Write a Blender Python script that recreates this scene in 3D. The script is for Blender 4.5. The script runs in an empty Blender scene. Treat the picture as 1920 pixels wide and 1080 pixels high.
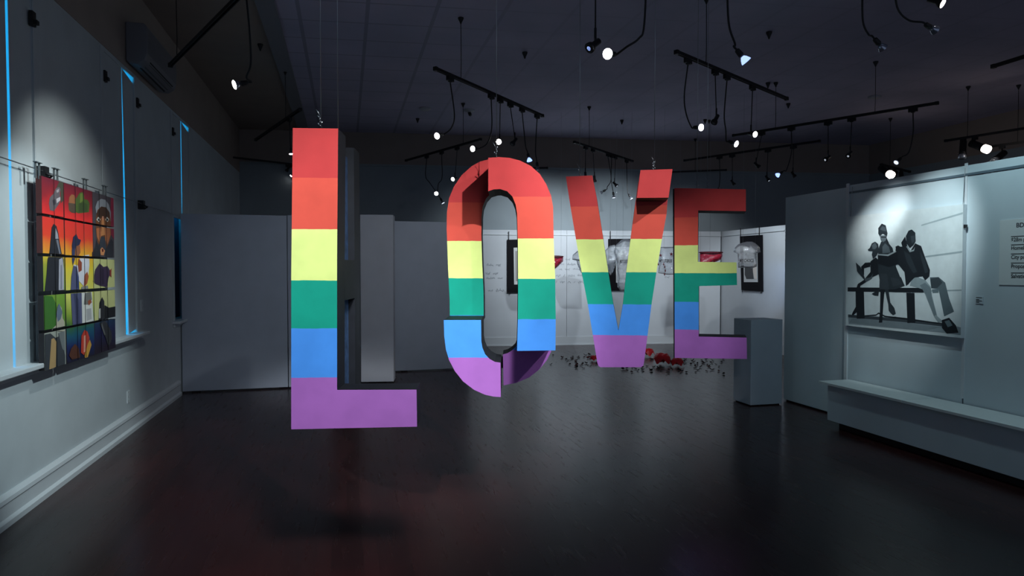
import bpy, bmesh, math, random
from mathutils import Vector as V, Matrix, noise
random.seed(7)
S = bpy.context.scene
COL = S.collection

# ------------------------------------------------------------------ camera
FPX = 1250.0
PITCH = math.atan(32 / FPX)
YAW = math.atan(312 * math.cos(PITCH) / FPX)
EYE = V((0, 0, 1.6))
F0 = V((math.sin(YAW), math.cos(YAW), 0))
RT = V((math.cos(YAW), -math.sin(YAW), 0))
FW = F0 * math.cos(PITCH) + V((0, 0, -math.sin(PITCH)))
UP = RT.cross(FW)
cam_d = bpy.data.cameras.new('camera')
cam_d.sensor_width = 36.0
cam_d.lens = FPX / 1920 * 36.0
cam_d.clip_start = 0.05
cam = bpy.data.objects.new('camera', cam_d)
COL.objects.link(cam)
cam.matrix_world = Matrix(((RT.x, UP.x, -FW.x, EYE.x), (RT.y, UP.y, -FW.y, EYE.y), (RT.z, UP.z, -FW.z, EYE.z), (0, 0, 0, 1)))
S.camera = cam

# ------------------------------------------------------------------ world and view
w = bpy.data.worlds.new('world'); S.world = w; w.use_nodes = True
w.node_tree.nodes['Background'].inputs[0].default_value = (0.42, 0.52, 0.72, 1)
w.node_tree.nodes['Background'].inputs[1].default_value = 0.42
S.view_settings.view_transform = 'Standard'
S.view_settings.look = 'None'
S.view_settings.gamma = 1.0
S.view_settings.exposure = 0.0
S.view_settings.use_curve_mapping = False
S.cycles.use_denoising = True
S.cycles.max_bounces = 6

def spot(loc, target, power, angle, blend=0.5, size=0.04, color=(0.93, 0.97, 1.0), parent=None):
    d = bpy.data.lights.new('spot_light', 'SPOT')
    d.energy = power; d.spot_size = math.radians(angle); d.spot_blend = blend
    d.shadow_soft_size = size; d.color = color
    o = bpy.data.objects.new('spot_light', d); COL.objects.link(o)
    o.location = loc
    o.rotation_euler = (V(target) - V(loc)).to_track_quat('-Z', 'Y').to_euler()
    return o

# the gallery's spotlights behind and above the camera, aimed at the hanging letters
spot((0.45, 0.55, 3.75), (0.05, 3.25, 1.5), 680, 34, 0.5, 0.30)
spot((1.65, 0.35, 3.75), (0.95, 3.9, 1.5), 620, 27, 0.5, 0.03)
spot((2.75, 0.2, 3.75), (0.95, 3.9, 1.55), 170, 24, 0.6)
spot((0.2, 0.5, 3.75), (1.95, 4.5, 1.65), 380, 22, 0.7)
spot((3.3, 1.1, 3.75), (2.05, 4.5, 1.65), 360, 24, 0.7)
spot((3.0, 0.7, 3.75), (3.0, 4.9, 1.5), 230, 22, 0.8)
# lit gallery lamps on the tracks, plus added fill spots as marked
TEAL = (0.66, 0.93, 1.0)
spot((-0.72, 5.25, 3.0), (-2.1, 5.85, 1.75), 58, 78, 0.8, color=(0.93, 1.0, 0.96))
spot((0.55, 3.7, 3.35), (-2.1, 5.55, 1.15), 290, 40, 0.5, color=(0.80, 0.97, 1.0))
spot((-0.2, 2.6, 3.4), (-2.1, 4.1, 0.7), 52, 80, 0.9, color=TEAL)
spot((1.5, 5.9, 3.3), (-0.2, 9.8, 0.9), 75, 66, 0.9)  # added fill to brighten the grey panels and column
spot((3.4, 4.7, 3.3), (4.9, 7.0, 0.5), 40, 50, 0.9, color=TEAL)  # added fill to lift the plinth, no fitting behind it
spot((3.99, 4.26, 3.26), (5.16, 5.52, 2.10), 330, 17, 1.0, color=(0.90, 0.98, 1.0))
spot((3.99, 4.26, 3.26), (5.16, 5.05, 1.80), 150, 38, 0.8, color=(0.84, 0.97, 1.0))
spot((4.24, 4.04, 3.35), (5.16, 4.3, 1.2), 60, 86, 0.8, color=TEAL)
spot((2.4, 8.7, 3.1), (1.2, 12.0, 1.2), 30, 80, 0.9)
spot((3.6, 11.6, 3.2), (3.6, 13.9, 1.9), 110, 92, 0.8, color=(0.84, 0.93, 1.0))
spot((5.6, 11.4, 3.2), (5.5, 13.6, 2.0), 110, 92, 0.8, color=(0.84, 0.93, 1.0))
spot((7.0, 11.2, 3.2), (7.3, 13.4, 1.9), 45, 80, 0.8)
spot((4.0, 8.4, 3.1), (5.2, 13.4, 1.1), 330, 58, 0.9, color=(0.84, 0.93, 1.0))
spot((6.7, 10.4, 3.1), (8.08, 11.9, 1.6), 110, 62, 0.7, color=(0.84, 0.93, 1.0))
spot((5.2, 7.4, 3.1), (6.4, 9.9, 1.75), 160, 40, 0.8)
spot((7.3, 10.2, 1.7), (8.08, 11.25, 1.35), 14, 50, 0.9, color=(0.25, 0.5, 1.0))  # added blue spot standing in for daylight from an unseen window

# ------------------------------------------------------------------ pixel helpers (1920 x 1080 frame)
def ray(x, y): return FW + RT * ((x - 960) / FPX) + UP * ((540 - y) / FPX)
def onZ(x, y, z=0.0): d = ray(x, y); return EYE + d * ((z - 1.6) / d.z)
def onX(x, y, X): d = ray(x, y); return EYE + d * (X / d.x)
def onP(x, y, p0, n): d = ray(x, y); return EYE + d * ((V(p0) - EYE).dot(n) / d.dot(n))
def atD(x, y, D): return onP(x, y, EYE + F0 * D, F0)

# ------------------------------------------------------------------ materials
def srgb(r, g, b):
    f = lambda c: (c / 12.92 if c <= 0.04045 else ((c + 0.055) / 1.055) ** 2.4)
    return (f(r / 255), f(g / 255), f(b / 255), 1)
def nt(m): return m.node_tree.nodes, m.node_tree.links
MATS = {}
def mat(name, col, rough=0.6, metal=0.0, var=0.0, scale=8, bump=0.0, spec=0.5):
    if name in MATS: return MATS[name]
    m = bpy.data.materials.new(name); m.use_nodes = True
    N, L = nt(m); b = N['Principled BSDF']
    c = col if len(col) == 4 else srgb(*col)
    b.inputs['Base Color'].default_value = c
    b.inputs['Roughness'].default_value = rough
    b.inputs['Metallic'].default_value = metal
    b.inputs['Specular IOR Level'].default_value = spec
    if var or bump:
        tc = N.new('ShaderNodeTexCoord'); nz = N.new('ShaderNodeTexNoise')
        nz.inputs['Scale'].default_value = scale; nz.inputs['Detail'].default_value = 5
        L.new(tc.outputs['Object'], nz.inputs['Vector'])
        if var:
            r = N.new('ShaderNodeValToRGB')
            r.color_ramp.elements[0].position = 0.3; r.color_ramp.elements[1].position = 0.7
            r.color_ramp.elements[0].color = tuple(x * (1 - var) for x in c[:3]) + (1,)
            r.color_ramp.elements[1].color = tuple(min(1, x * (1 + var)) for x in c[:3]) + (1,)
            L.new(nz.outputs['Fac'], r.inputs[0]); L.new(r.outputs[0], b.inputs['Base Color'])
        if bump:
            bp = N.new('ShaderNodeBump'); bp.inputs['Strength'].default_value = bump; bp.inputs['Distance'].default_value = 0.01
            L.new(nz.outputs['Fac'], bp.inputs['Height']); L.new(bp.outputs[0], b.inputs['Normal'])
    MATS[name] = m; return m
def emit(name, col, strength):
    if name in MATS: return MATS[name]
    m = bpy.data.materials.new(name); m.use_nodes = True
    N, L = nt(m); b = N['Principled BSDF']
    c = col if len(col) == 4 else srgb(*col)
    b.inputs['Base Color'].default_value = c
    b.inputs['Emission Color'].default_value = c
    b.inputs['Emission Strength'].default_value = strength
    MATS[name] = m; return m

wall_white = mat('wall_white', (0.50, 0.55, 0.58, 1), 0.75, var=0.05, scale=3, bump=0.05)
board_white = mat('board_white', (0.58, 0.62, 0.66, 1), 0.65, var=0.04, scale=2)
panel_grey = mat('panel_grey', (0.40, 0.45, 0.54, 1), 0.7, var=0.04, scale=4)
column_grey = mat('column_grey', (0.50, 0.52, 0.58, 1), 0.7, var=0.04, scale=4)
plinth_grey = mat('plinth_grey', (0.36, 0.41, 0.47, 1), 0.6, var=0.04, scale=4)
wall_brown = mat('wall_brown', (0.34, 0.28, 0.245, 1), 0.85, var=0.06, scale=2)
wall_blue_grey = mat('wall_blue_grey', (0.30, 0.35, 0.38, 1), 0.8, var=0.05, scale=2)
trim_white = mat('trim_white', (0.58, 0.62, 0.65, 1), 0.45)
partition_white = mat('partition_white', (0.52, 0.60, 0.64, 1), 0.6, var=0.03, scale=3)
black_metal = mat('black_metal', (0.012, 0.012, 0.014, 1), 0.45, 0.3)
black_rubber = mat('black_rubber', (0.010, 0.010, 0.011, 1), 0.6)
steel = mat('steel', (0.45, 0.47, 0.5, 1), 0.35, 1.0)
letter_side = mat('letter_side', (0.010, 0.012, 0.017, 1), 0.6, var=0.2, scale=12, spec=0.25)
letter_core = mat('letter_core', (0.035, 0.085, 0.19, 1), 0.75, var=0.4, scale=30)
frame_black = mat('frame_black', (0.004, 0.0035, 0.006, 1), 0.75, spec=0.2)
ac_plastic_shaded = mat('ac_plastic_shaded', (0.18, 0.18, 0.20, 1), 0.5)  # white casing; the shade up there is put into its colour
dark_gap = mat('dark_gap', (0.006, 0.006, 0.008, 1), 0.8)
lit_lens = emit('lit_lens', (1, 0.97, 0.95, 1), 14)
warm_lens = emit('warm_lens', (1, 0.86, 0.76, 1), 14)
blue_lens = emit('blue_lens', (0.35, 0.5, 1.0, 1), 1.6)
glint_lens = emit('glint_lens', (0.8, 0.88, 1.0, 1), 1.2)  # reflective glass; its glint is put in as faint emission
dim_lens = mat('dim_lens', (0.5, 0.55, 0.6, 1), 0.15, 0.6)
daylight = emit('daylight', (0.015, 0.60, 1.0, 1), 2.0)
ink = mat('ink', (0.02, 0.02, 0.025, 1), 0.7)
pencil = mat('pencil', (0.33, 0.36, 0.40, 1), 0.8)

# ------------------------------------------------------------------ mesh builder
class MB:
    def __init__(s): s.v = []; s.f = []; s.m = []; s.mats = []; s.sm = []
    def mi(s, m):
        if m not in s.mats: s.mats.append(m)
        return s.mats.index(m)
    def face(s, pts, m, smooth=False):
        n = len(s.v); s.v += [V(p) for p in pts]
        s.f.append(list(range(n, n + len(pts)))); s.m.append(s.mi(m)); s.sm.append(smooth)
    def idx(s, pts, faces, m, smooth=False):
        n = len(s.v); s.v += [V(p) for p in pts]; k = s.mi(m)
        for f in faces: s.f.append([n + i for i in f]); s.m.append(k); s.sm.append(smooth)
    def prism(s, pts, vec, mf, ms=None, mb=None):
        ms = ms or mf; mb = mb or ms; vec = V(vec); pts = [V(p) for p in pts]; n = len(pts)
        nrm = V((0, 0, 0))
        for i in range(n): nrm += pts[i].cross(pts[(i + 1) % n])
        if nrm.dot(vec) > 0: pts = pts[::-1]
        k = len(s.v); s.v += pts + [p + vec for p in pts]
        s.f.append(list(range(k, k + n))); s.m.append(s.mi(mf)); s.sm.append(False)
        s.f.append(list(range(k + 2 * n - 1, k + n - 1, -1))); s.m.append(s.mi(mb)); s.sm.append(False)
        for i in range(n):
            j = (i + 1) % n
            s.f.append([k + i, k + n + i, k + n + j, k + j]); s.m.append(s.mi(ms)); s.sm.append(False)
    def box(s, a, b, m):
        a = V(a); b = V(b)
        x0, x1 = sorted((a.x, b.x)); y0, y1 = sorted((a.y, b.y)); z0, z1 = sorted((a.z, b.z))
        s.prism([(x0, y0, z0), (x1, y0, z0), (x1, y1, z0), (x0, y1, z0)], (0, 0, z1 - z0), m)
    def obox(s, c, ax, ay, az, m):
        c = V(c); ax = V(ax); ay = V(ay); az = V(az)
        s.prism([c - ax - ay - az, c + ax - ay - az, c + ax + ay - az, c - ax + ay - az], az * 2, m)
    def lathe(s, p, d, prof, m, n=14, cap0=True, cap1=True):
        d = V(d).normalized(); a = d.orthogonal().normalized(); b = d.cross(a)
        k = len(s.v); mi_ = s.mi(m)
        for t, r in prof:
            for i in range(n):
                q = 2 * math.pi * i / n
                s.v.append(V(p) + d * t + (a * math.cos(q) + b * math.sin(q)) * r)
        for j in range(len(prof) - 1):
            for i in range(n):
                i2 = (i + 1) % n
                s.f.append([k + j * n + i, k + j * n + i2, k + (j + 1) * n + i2, k + (j + 1) * n + i]); s.m.append(mi_); s.sm.append(True)
        if cap0: s.f.append([k + i for i in range(n - 1, -1, -1)]); s.m.append(mi_); s.sm.append(False)
        if cap1:
            q = k + (len(prof) - 1) * n
            s.f.append([q + i for i in range(n)]); s.m.append(mi_); s.sm.append(False)
    def tube(s, path, r, m, n=8):
        path = [V(p) for p in path]; k = len(s.v); mi_ = s.mi(m); prev = None
        for j, p in enumerate(path):
            t = (path[min(j + 1, len(path) - 1)] - path[max(j - 1, 0)]).normalized()
            a = t.orthogonal().normalized() if prev is None else (prev - t * prev.dot(t)).normalized()
            prev = a; b = t.cross(a); rr = r[j] if isinstance(r, (list, tuple)) else r
            for i in range(n):
                q = 2 * math.pi * i / n
                s.v.append(p + (a * math.cos(q) + b * math.sin(q)) * rr)
        for j in range(len(path) - 1):
            for i in range(n):
                i2 = (i + 1) % n
                s.f.append([k + j * n + i, k + j * n + i2, k + (j + 1) * n + i2, k + (j + 1) * n + i]); s.m.append(mi_); s.sm.append(True)
        s.f.append([k + i for i in range(n - 1, -1, -1)]); s.m.append(mi_); s.sm.append(False)
        q = k + (len(path) - 1) * n
        s.f.append([q + i for i in range(n)]); s.m.append(mi_); s.sm.append(False)
    def build(s, name, parent=None, loc=(0, 0, 0), bevel=0.0):
        # vertices are given in world coordinates; the object (and its parent chain) sits at loc
        loc = V(loc) if parent is None else V(WORLD[parent.name])
        me = bpy.data.meshes.new(name)
        me.from_pydata([tuple(v - loc) for v in s.v], [], s.f)
        for m in s.mats: me.materials.append(m)
        me.polygons.foreach_set('material_index', s.m)
        me.polygons.foreach_set('use_smooth', s.sm)
        me.update()
        o = bpy.data.objects.new(name, me); COL.objects.link(o)
        if parent is not None: o.parent = parent
        else: o.location = loc
        WORLD[o.name] = loc
        if bevel:
            b = o.modifiers.new('bevel', 'BEVEL'); b.width = bevel; b.segments = 2; b.limit_method = 'ANGLE'
        return o
WORLD = {}
def tag(o, label=None, cat=None, group=None, kind=None):
    if label: o['label'] = label
    if cat: o['category'] = cat
    if group: o['group'] = group
    if kind: o['kind'] = kind
    return o
def thing(name, loc, label, cat, group=None):
    o = bpy.data.objects.new(name, None); COL.objects.link(o); o.location = loc
    o.empty_display_size = 0.1; WORLD[o.name] = V(loc)
    return tag(o, label, cat, group)
def struct(o): o['kind'] = 'structure'; return o
def smooth(pts, k=6):
    pts = [V(p) for p in pts]
    if len(pts) < 3: return pts
    P = [pts[0] * 2 - pts[1]] + pts + [pts[-1] * 2 - pts[-2]]; out = []
    for i in range(1, len(P) - 2):
        a, b, c, d = P[i - 1:i + 3]
        for j in range(k):
            t = j / k
            out.append(0.5 * ((2 * b) + (c - a) * t + (2 * a - 5 * b + 4 * c - d) * t * t + (3 * b - a - 3 * c + d) * t ** 3))
    return out + [pts[-1]]
def text_into(mb, s, origin, right, up, size, m, align='LEFT', squash=1.0):
    c = bpy.data.curves.new('lettering', 'FONT'); c.body = s; c.align_x = align; c.size = 1.0; c.offset = 0.02
    o = bpy.data.objects.new('lettering', c); COL.objects.link(o)
    bpy.context.view_layer.update()
    me = bpy.data.meshes.new_from_object(o)
    R_ = V(right).normalized() * size * squash; U_ = V(up).normalized() * size
    mb.idx([V(origin) + R_ * v.co.x + U_ * v.co.y for v in me.vertices], [list(p.vertices) for p in me.polygons], m)
    bpy.data.objects.remove(o); bpy.data.curves.remove(c); bpy.data.meshes.remove(me)

# ------------------------------------------------------------------ the room
XL, H = -2.1, 4.5
BW0 = V((1.68, 14.22, 0)); BWD = V((1, -0.12, 0)).normalized(); BWN = V((-BWD.y, BWD.x, 0))   # back wall line, normal away from camera
def bw(X, off=0.0, z=0.0):
    t = (X - BW0.x) / BWD.x; p = BW0 + BWD * t - BWN * off
    return V((p.x, p.y, z))

def floor_material():
    m = bpy.data.materials.new('floor_boards'); m.use_nodes = True
    N, L = nt(m); b = N['Principled BSDF']
    tc = N.new('ShaderNodeTexCoord'); mp = N.new('ShaderNodeMapping')
    mp.inputs['Rotation'].default_value = (0, 0, math.radians(90))
    L.new(tc.outputs['Object'], mp.inputs['Vector'])
    br = N.new('ShaderNodeTexBrick'); br.offset = 0.37
    br.inputs['Scale'].default_value = 1.0; br.inputs['Brick Width'].default_value = 2.2; br.inputs['Row Height'].default_value = 0.085
    br.inputs['Mortar Size'].default_value = 0.0012; br.inputs['Mortar Smooth'].default_value = 0.3
    br.inputs['Color1'].default_value = (0.021, 0.0076, 0.0078, 1); br.inputs['Color2'].default_value = (0.031, 0.0105, 0.0105, 1)
    br.inputs['Mortar'].default_value = (0.009, 0.005, 0.005, 1)
    L.new(mp.outputs[0], br.inputs['Vector'])
    mp2 = N.new('ShaderNodeMapping'); mp2.inputs['Scale'].default_value = (9, 0.8, 1)
    L.new(tc.outputs['Object'], mp2.inputs['Vector'])
    nz = N.new('ShaderNodeTexNoise'); nz.inputs['Scale'].default_value = 3; nz.inputs['Detail'].default_value = 8; nz.inputs['Roughness'].default_value = 0.65
    L.new(mp2.outputs[0], nz.inputs['Vector'])
    nz2 = N.new('ShaderNodeTexNoise'); nz2.inputs['Scale'].default_value = 1.1; nz2.inputs['Detail'].default_value = 4
    L.new(tc.outputs['Object'], nz2.inputs['Vector'])
    worn = N.new('ShaderNodeValToRGB'); worn.color_ramp.elements[0].position = 0.45; worn.color_ramp.elements[1].position = 0.8
    L.new(nz2.outputs['Fac'], worn.inputs[0])
    mx = N.new('ShaderNodeMixRGB'); mx.inputs[2].default_value = (0.045, 0.0115, 0.0115, 1)
    L.new(worn.outputs[0], mx.inputs[0]); L.new(br.outputs['Color'], mx.inputs[1])
    L.new(mx.outputs[0], b.inputs['Base Color'])
    mr = N.new('ShaderNodeMapRange'); mr.inputs['To Min'].default_value = 0.19; mr.inputs['To Max'].default_value = 0.33
    L.new(nz.outputs['Fac'], mr.inputs['Value']); L.new(mr.outputs[0], b.inputs['Roughness'])
    b.inputs['Specular IOR Level'].default_value = 0.34
    ad = N.new('ShaderNodeMath'); ad.operation = 'MULTIPLY_ADD'; ad.inputs[1].default_value = 0.5
    L.new(nz.outputs['Fac'], ad.inputs[0]); 
    inv = N.new('ShaderNodeMath'); inv.operation = 'SUBTRACT'; inv.inputs[0].default_value = 1.0
    L.new(br.outputs['Fac'], inv.inputs[1]); L.new(inv.outputs[0], ad.inputs[2])
    bp = N.new('ShaderNodeBump'); bp.inputs['Strength'].default_value = 0.05; bp.inputs['Distance'].default_value = 0.003
    L.new(ad.outputs[0], bp.inputs['Height']); L.new(bp.outputs[0], b.inputs['Normal'])
    return m
def ceiling_material():
    m = bpy.data.materials.new('ceiling_tiles'); m.use_nodes = True
    N, L = nt(m); b = N['Principled BSDF']
    tc = N.new('ShaderNodeTexCoord'); sp = N.new('ShaderNodeSeparateXYZ')
    L.new(tc.outputs['Object'], sp.inputs[0])
    def math_(op, a, bb=None, c=None):
        n = N.new('ShaderNodeMath'); n.operation = op
        for i, q in enumerate((a, bb, c)):
            if q is None: continue
            if isinstance(q, (int, float)): n.inputs[i].default_value = q
            else: L.new(q, n.inputs[i])
        return n.outputs[0]
    def line(coord, period, off, half):
        fr = math_('FRACT', math_('DIVIDE', math_('SUBTRACT', coord, off), period))
        d = math_('ABSOLUTE', math_('SUBTRACT', fr, 0.5))
        return math_('GREATER_THAN', d, 0.5 - half / period)
    yy = math_('MULTIPLY_ADD', sp.outputs['X'], 0.10, sp.outputs['Y'])
    lx = line(sp.outputs['X'], 0.745, -0.49, 0.022)
    ly = line(yy, 0.607, 0.2, 0.014)
    ly2 = math_('MULTIPLY', ly, 0.9)
    g = math_('MAXIMUM', lx, ly2)
    fade = N.new('ShaderNodeMapRange'); fade.inputs['From Min'].default_value = 0.6; fade.inputs['From Max'].default_value = 2.2
    fade.inputs['To Min'].default_value = 1.0; fade.inputs['To Max'].default_value = 0.25
    L.new(sp.outputs['X'], fade.inputs['Value']); g = math_('MULTIPLY', g, fade.outputs[0])
    nz = N.new('ShaderNodeTexNoise'); nz.inputs['Scale'].default_value = 0.9; nz.inputs['Detail'].default_value = 4
    L.new(tc.outputs['Object'], nz.inputs['Vector'])
    r = N.new('ShaderNodeValToRGB'); r.color_ramp.elements[0].color = (0.46, 0.44, 0.58, 1); r.color_ramp.elements[1].color = (0.56, 0.51, 0.66, 1)
    r.color_ramp.elements[0].position = 0.35; r.color_ramp.elements[1].position = 0.65
    L.new(nz.outputs['Fac'], r.inputs[0])
    mx = N.new('ShaderNodeMixRGB'); mx.inputs[2].default_value = (0.22, 0.22, 0.30, 1)
    L.new(math_('MULTIPLY', g, 0.6), mx.inputs[0]); L.new(r.outputs[0], mx.inputs[1]); L.new(mx.outputs[0], b.inputs['Base Color'])
    b.inputs['Roughness'].default_value = 0.9
    return m

mb = MB(); mb.box((-2.4, -3, -0.15), (12.0, 15.2, 0), floor_material()); struct(mb.build('floor'))
mb = MB(); mb.box((-0.72, -3, H), (12.0, 15.2, H + 0.15), ceiling_material()); struct(mb.build('ceiling'))
mb = MB(); mb.box((-2.4, -3, H + 0.0), (-0.92, 15.2, H + 0.15), wall_brown); struct(mb.build('ceiling_side'))
mb = MB(); mb.box((-0.92, -3, H - 0.03), (-0.72, 15.2, H + 0.12), mat('ceiling_edge', (0.26, 0.26, 0.29, 1), 0.8)); struct(mb.build('trim_1'))

WIN = [(4.45, 5.33), (6.75, 7.62), (9.20, 10.08)]
WZ0, WZ1 = 0.97, 3.58
mb = MB(); T = 0.28
mb.box((XL - T, -3, 0), (XL, 15.2, WZ0), wall_white)
mb.box((XL - T, -3, WZ1), (XL, 15.2, 3.62), wall_white)
ys = [-3] + [y for ab in WIN for y in ab] + [15.2]
for i in range(0, len(ys), 2): mb.box((XL - T, ys[i], WZ0), (XL, ys[i + 1], WZ1), wall_white)
mb.box((XL - T, -3, 3.62), (XL + 0.004, 15.2, H), wall_brown)
struct(mb.build('wall_left'))
mb = MB(); a, b_ = bw(-2.3), bw(12.2)
mb.prism([a, b_, b_ + V((0, 0, 3.82)), a + V((0, 0, 3.82))], BWN * 0.2, wall_blue_grey)
mb.prism([a + V((0, 0, 3.82)), b_ + V((0, 0, 3.82)), b_ + V((0, 0, H)), a + V((0, 0, H))], BWN * 0.2, wall_brown)
c0 = bw(-2.3, 0.03, 3.80); c1 = bw(12.2, 0.03, 3.80)
mb.prism([c0, c1, c1 + V((0, 0, 0.04)), c0 + V((0, 0, 0.04))], BWN * 0.03, wall_blue_grey)
struct(mb.build('wall_back'))
mb = MB(); mb.box((11.75, -3, 0), (11.95, 15.2, 3.82), wall_blue_grey); mb.box((11.745, -3, 3.82), (11.95, 15.2, H), wall_brown)
struct(mb.build('wall_right'))

# baseboard of the left wall: flat board with a moulded cap and a shoe
mb = MB()
prof = [(0, 0), (0.05, 0), (0.05, 0.035), (0.028, 0.05), (0.028, 0.135), (0.04, 0.15), (0.036, 0.175), (0.012, 0.195), (0, 0.195)]
mb.prism([(XL + x, -3, z) for x, z in prof], (0, 12.32, 0), trim_white)
struct(mb.build('baseboard_left'))

# windows of the left wall: frame, daylight pane and two white blackout boards with a slit between them
slits = [(4.995, 5.03, 4.975, 5.01), (7.30, 7.385, 7.272, 7.284), (9.67, 9.72, 9.67, 9.70)]
for i, ((y0, y1), (sb0, sb1, st0, st1)) in enumerate(zip(WIN, slits)):
    r = bpy.data.objects.new('window_%d' % (i + 1), None); COL.objects.link(r); r.location = (XL, y0, WZ0); WORLD[r.name] = V(r.location); r['kind'] = 'structure'
    mb = MB(); mb.box((XL - 0.20, y0, WZ0), (XL - 0.19, y1, WZ1), daylight); mb.build('pane', r)
    mb = MB()
    for ya, yb in ((y0 - 0.09, y0 - 0.002), (y1 + 0.002, y1 + 0.09)): mb.box((XL, ya, WZ0 - 0.02), (XL + 0.008, yb, WZ1 + 0.02), wall_white)
    mb.build('window_casing', r, bevel=0.004)
    mb = MB(); mb.box((XL - 0.18, y0 - 0.12 if i else y0 - 0.5, WZ0 - 0.035), (XL + 0.09, y1 + 0.14, WZ0 - 0.002), trim_white)
    mb.box((XL, y0 - 0.1 if i else y0 - 0.5, WZ0 - 0.075), (XL + 0.03, y1 + 0.12, WZ0 - 0.035), trim_white)
    mb.build('window_sill', r, bevel=0.006)
    mb = MB(); xa = XL - 0.022
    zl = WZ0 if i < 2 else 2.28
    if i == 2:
        m2 = MB(); m2.box((XL - 0.15, y0, WZ0), (XL - 0.135, y1, zl + 0.14), mat('recess_shade_navy', (0.05, 0.075, 0.14, 1), 0.8)); m2.build('shaded_blind', r)  # shade in the lower recess put into a dark blue board
    mb.prism([(xa, y0, zl), (xa, sb0, zl), (xa, st0, WZ1), (xa, y0, WZ1)], (0.014, 0, 0), wall_white)
    mb.build('blackout_board', r)
    mb = MB()
    mb.prism([(xa, sb1, WZ0 + (0.0 if i != 1 else 0.0)), (xa, y1, WZ0 + (0.03 if i == 1 else 0)), (xa, y1, WZ1 - (0.055 if i else 0)), (xa, st1, WZ1 - (0.0 if i else 0))], (0.014, 0, 0), wall_white)
    mb.build('blackout_board', r)

# hanging wire along the left wall
t = thing('hanging_wire', (XL, 6.4, 2.3), 'thin steel wire stretched along the white left wall above the painted panels', 'wire')
mb = MB(); mb.tube([(XL + 0.045, 2.5, 2.3), (XL + 0.045, 9.19, 2.3)], 0.004, steel, 6); mb.build('wire', t)
for y in (5.38, 7.72):
    mb = MB(); mb.obox((XL + 0.03, y, 2.29), (0.03, 0, 0), (0, 0.035, 0), (0, 0, 0.045), black_metal)
    mb.tube([(XL + 0.05, y - 0.03, 2.29), (XL + 0.09, y, 2.27), (XL + 0.05, y + 0.03, 2.25)], 0.008, black_metal, 6)
    mb.build('wire_clamp', t)
for k, (px, py, lab) in enumerate(((57, 35, 'black metal wall bracket beside the nearest window, high at upper left'), (194, 143, 'black metal wall bracket on the pier above the painted panels'),
                              (255, 193, 'black metal wall bracket right of the bright window slit below the air conditioner'), (322, 247, 'farthest black metal wall bracket, left of the thin distant window slit'))):
    p = onX(px, py, XL)
    mb = MB(); mb.obox(p + V((0.012, 0, 0)), (0.012, 0, 0), (0, 0.028, 0), (0, 0, 0.05), black_metal)
    mb.obox(p + V((0.03, 0.012, -0.02)), (0.012, 0, 0), (0, 0.02, 0), (0, 0, 0.014), black_metal)
    tag(mb.build('wall_bracket', loc=p), lab, 'bracket', 'black brackets on the left wall')
for px, py, nm, lab in ((240, 744, 'outlet_plate', 'pale outlet plate low on the left wall near the baseboard'), (265, 573, 'wall_switch', 'small switch plate on the left wall under the window sill end')):
    p = onX(px, py, XL); mb = MB()
    mb.box(p + V((0, -0.04, -0.06)), p + V((0.008, 0.04, 0.06)), trim_white)
    for dz in (-0.025, 0.025): mb.box(p + V((0.008, -0.014, dz - 0.012)), p + V((0.011, 0.014, dz + 0.012)), wall_white)
    tag(mb.build(nm, loc=p, bevel=0.002), lab, 'outlet' if 'out' in nm else 'switch')

# air conditioner high on the left wall
ay0, ay1, az0, az1 = 7.36, 8.52, 3.66, 4.06
t = thing('air_conditioner', (XL, ay0, az0), 'white split air conditioner high on the brown strip of the left wall', 'air conditioner')
mb = MB()
prof = [(0.006, az0 + 0.02), (0.03, az0), (0.12, az0 - 0.01), (0.185, az0 + 0.035), (0.205, az0 + 0.10), (0.21, az0 + 0.25), (0.20, az1 - 0.03), (0.17, az1), (0.006, az1)]
mb.prism([(XL + x, ay0, z) for x, z in prof], (0, ay1 - ay0, 0), ac_plastic_shaded)
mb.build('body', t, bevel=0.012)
mb = MB()
mb.prism([(XL + 0.10, ay0 + 0.14, az0 - 0.018), (XL + 0.196, ay0 + 0.14, az0 + 0.05), (XL + 0.19, ay0 + 0.14, az0 + 0.06), (XL + 0.09, ay0 + 0.14, az0 - 0.006)], (0, ay1 - ay0 - 0.26, 0), dark_gap)
mb.build('air_vent', t)
for k in range(2):
    u = 0.3 + 0.4 * k
    c = V((XL + 0.10 + 0.096 * u, (ay0 + ay1) / 2 + 0.01, az0 - 0.02 + 0.07 * u))
    mb = MB(); mb.obox(c, (0.016, 0, 0.006), (0, (ay1 - ay0) / 2 - 0.14, 0), (0.001, 0, -0.003), mat('louvre', (0.08, 0.08, 0.09, 1), 0.5)); mb.build('louvre', t)

# ------------------------------------------------------------------ back boards
def quad_board(name, X0, X1, off, z0, z1, th, m, parent=None, loc=None):
    mb = MB(); a, b = bw(X0, off, z0), bw(X1, off, z0)
    mb.prism([a, b, b + V((0, 0, z1 - z0)), a + V((0, 0, z1 - z0))], BWN * th, m)
    return mb
BO = 0.25                       # boards stand this far in front of the back wall
SX = 8.08
zb = 2.47
t = thing('exhibition_wall', bw(5, BO), 'long white exhibition wall along the back of the hall behind the letters', 'display wall')
seams = [2.2, 4.64, 7.08, SX]
for i in range(3):
    quad_board('b', seams[i] + (0.003 if i else 0), seams[i + 1] - 0.003, BO, 0.0, zb, 0.05, board_white).build('wall_board', t)
mb = quad_board('b', 2.2, SX, BO + 0.02, zb - 0.11, zb - 0.09, 0.02, trim_white); mb.build('hanging_rail', t)
mb = quad_board('b', 2.2, SX, BO + 0.015, 0, 0.19, 0.015, trim_white)
a, b_ = bw(2.2, BO + 0.03, 0), bw(SX, BO + 0.03, 0)
mb.prism([a, b_, b_ + V((0, 0, 0.03)), a + V((0, 0, 0.03))], BWN * 0.02, trim_white)
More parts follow.
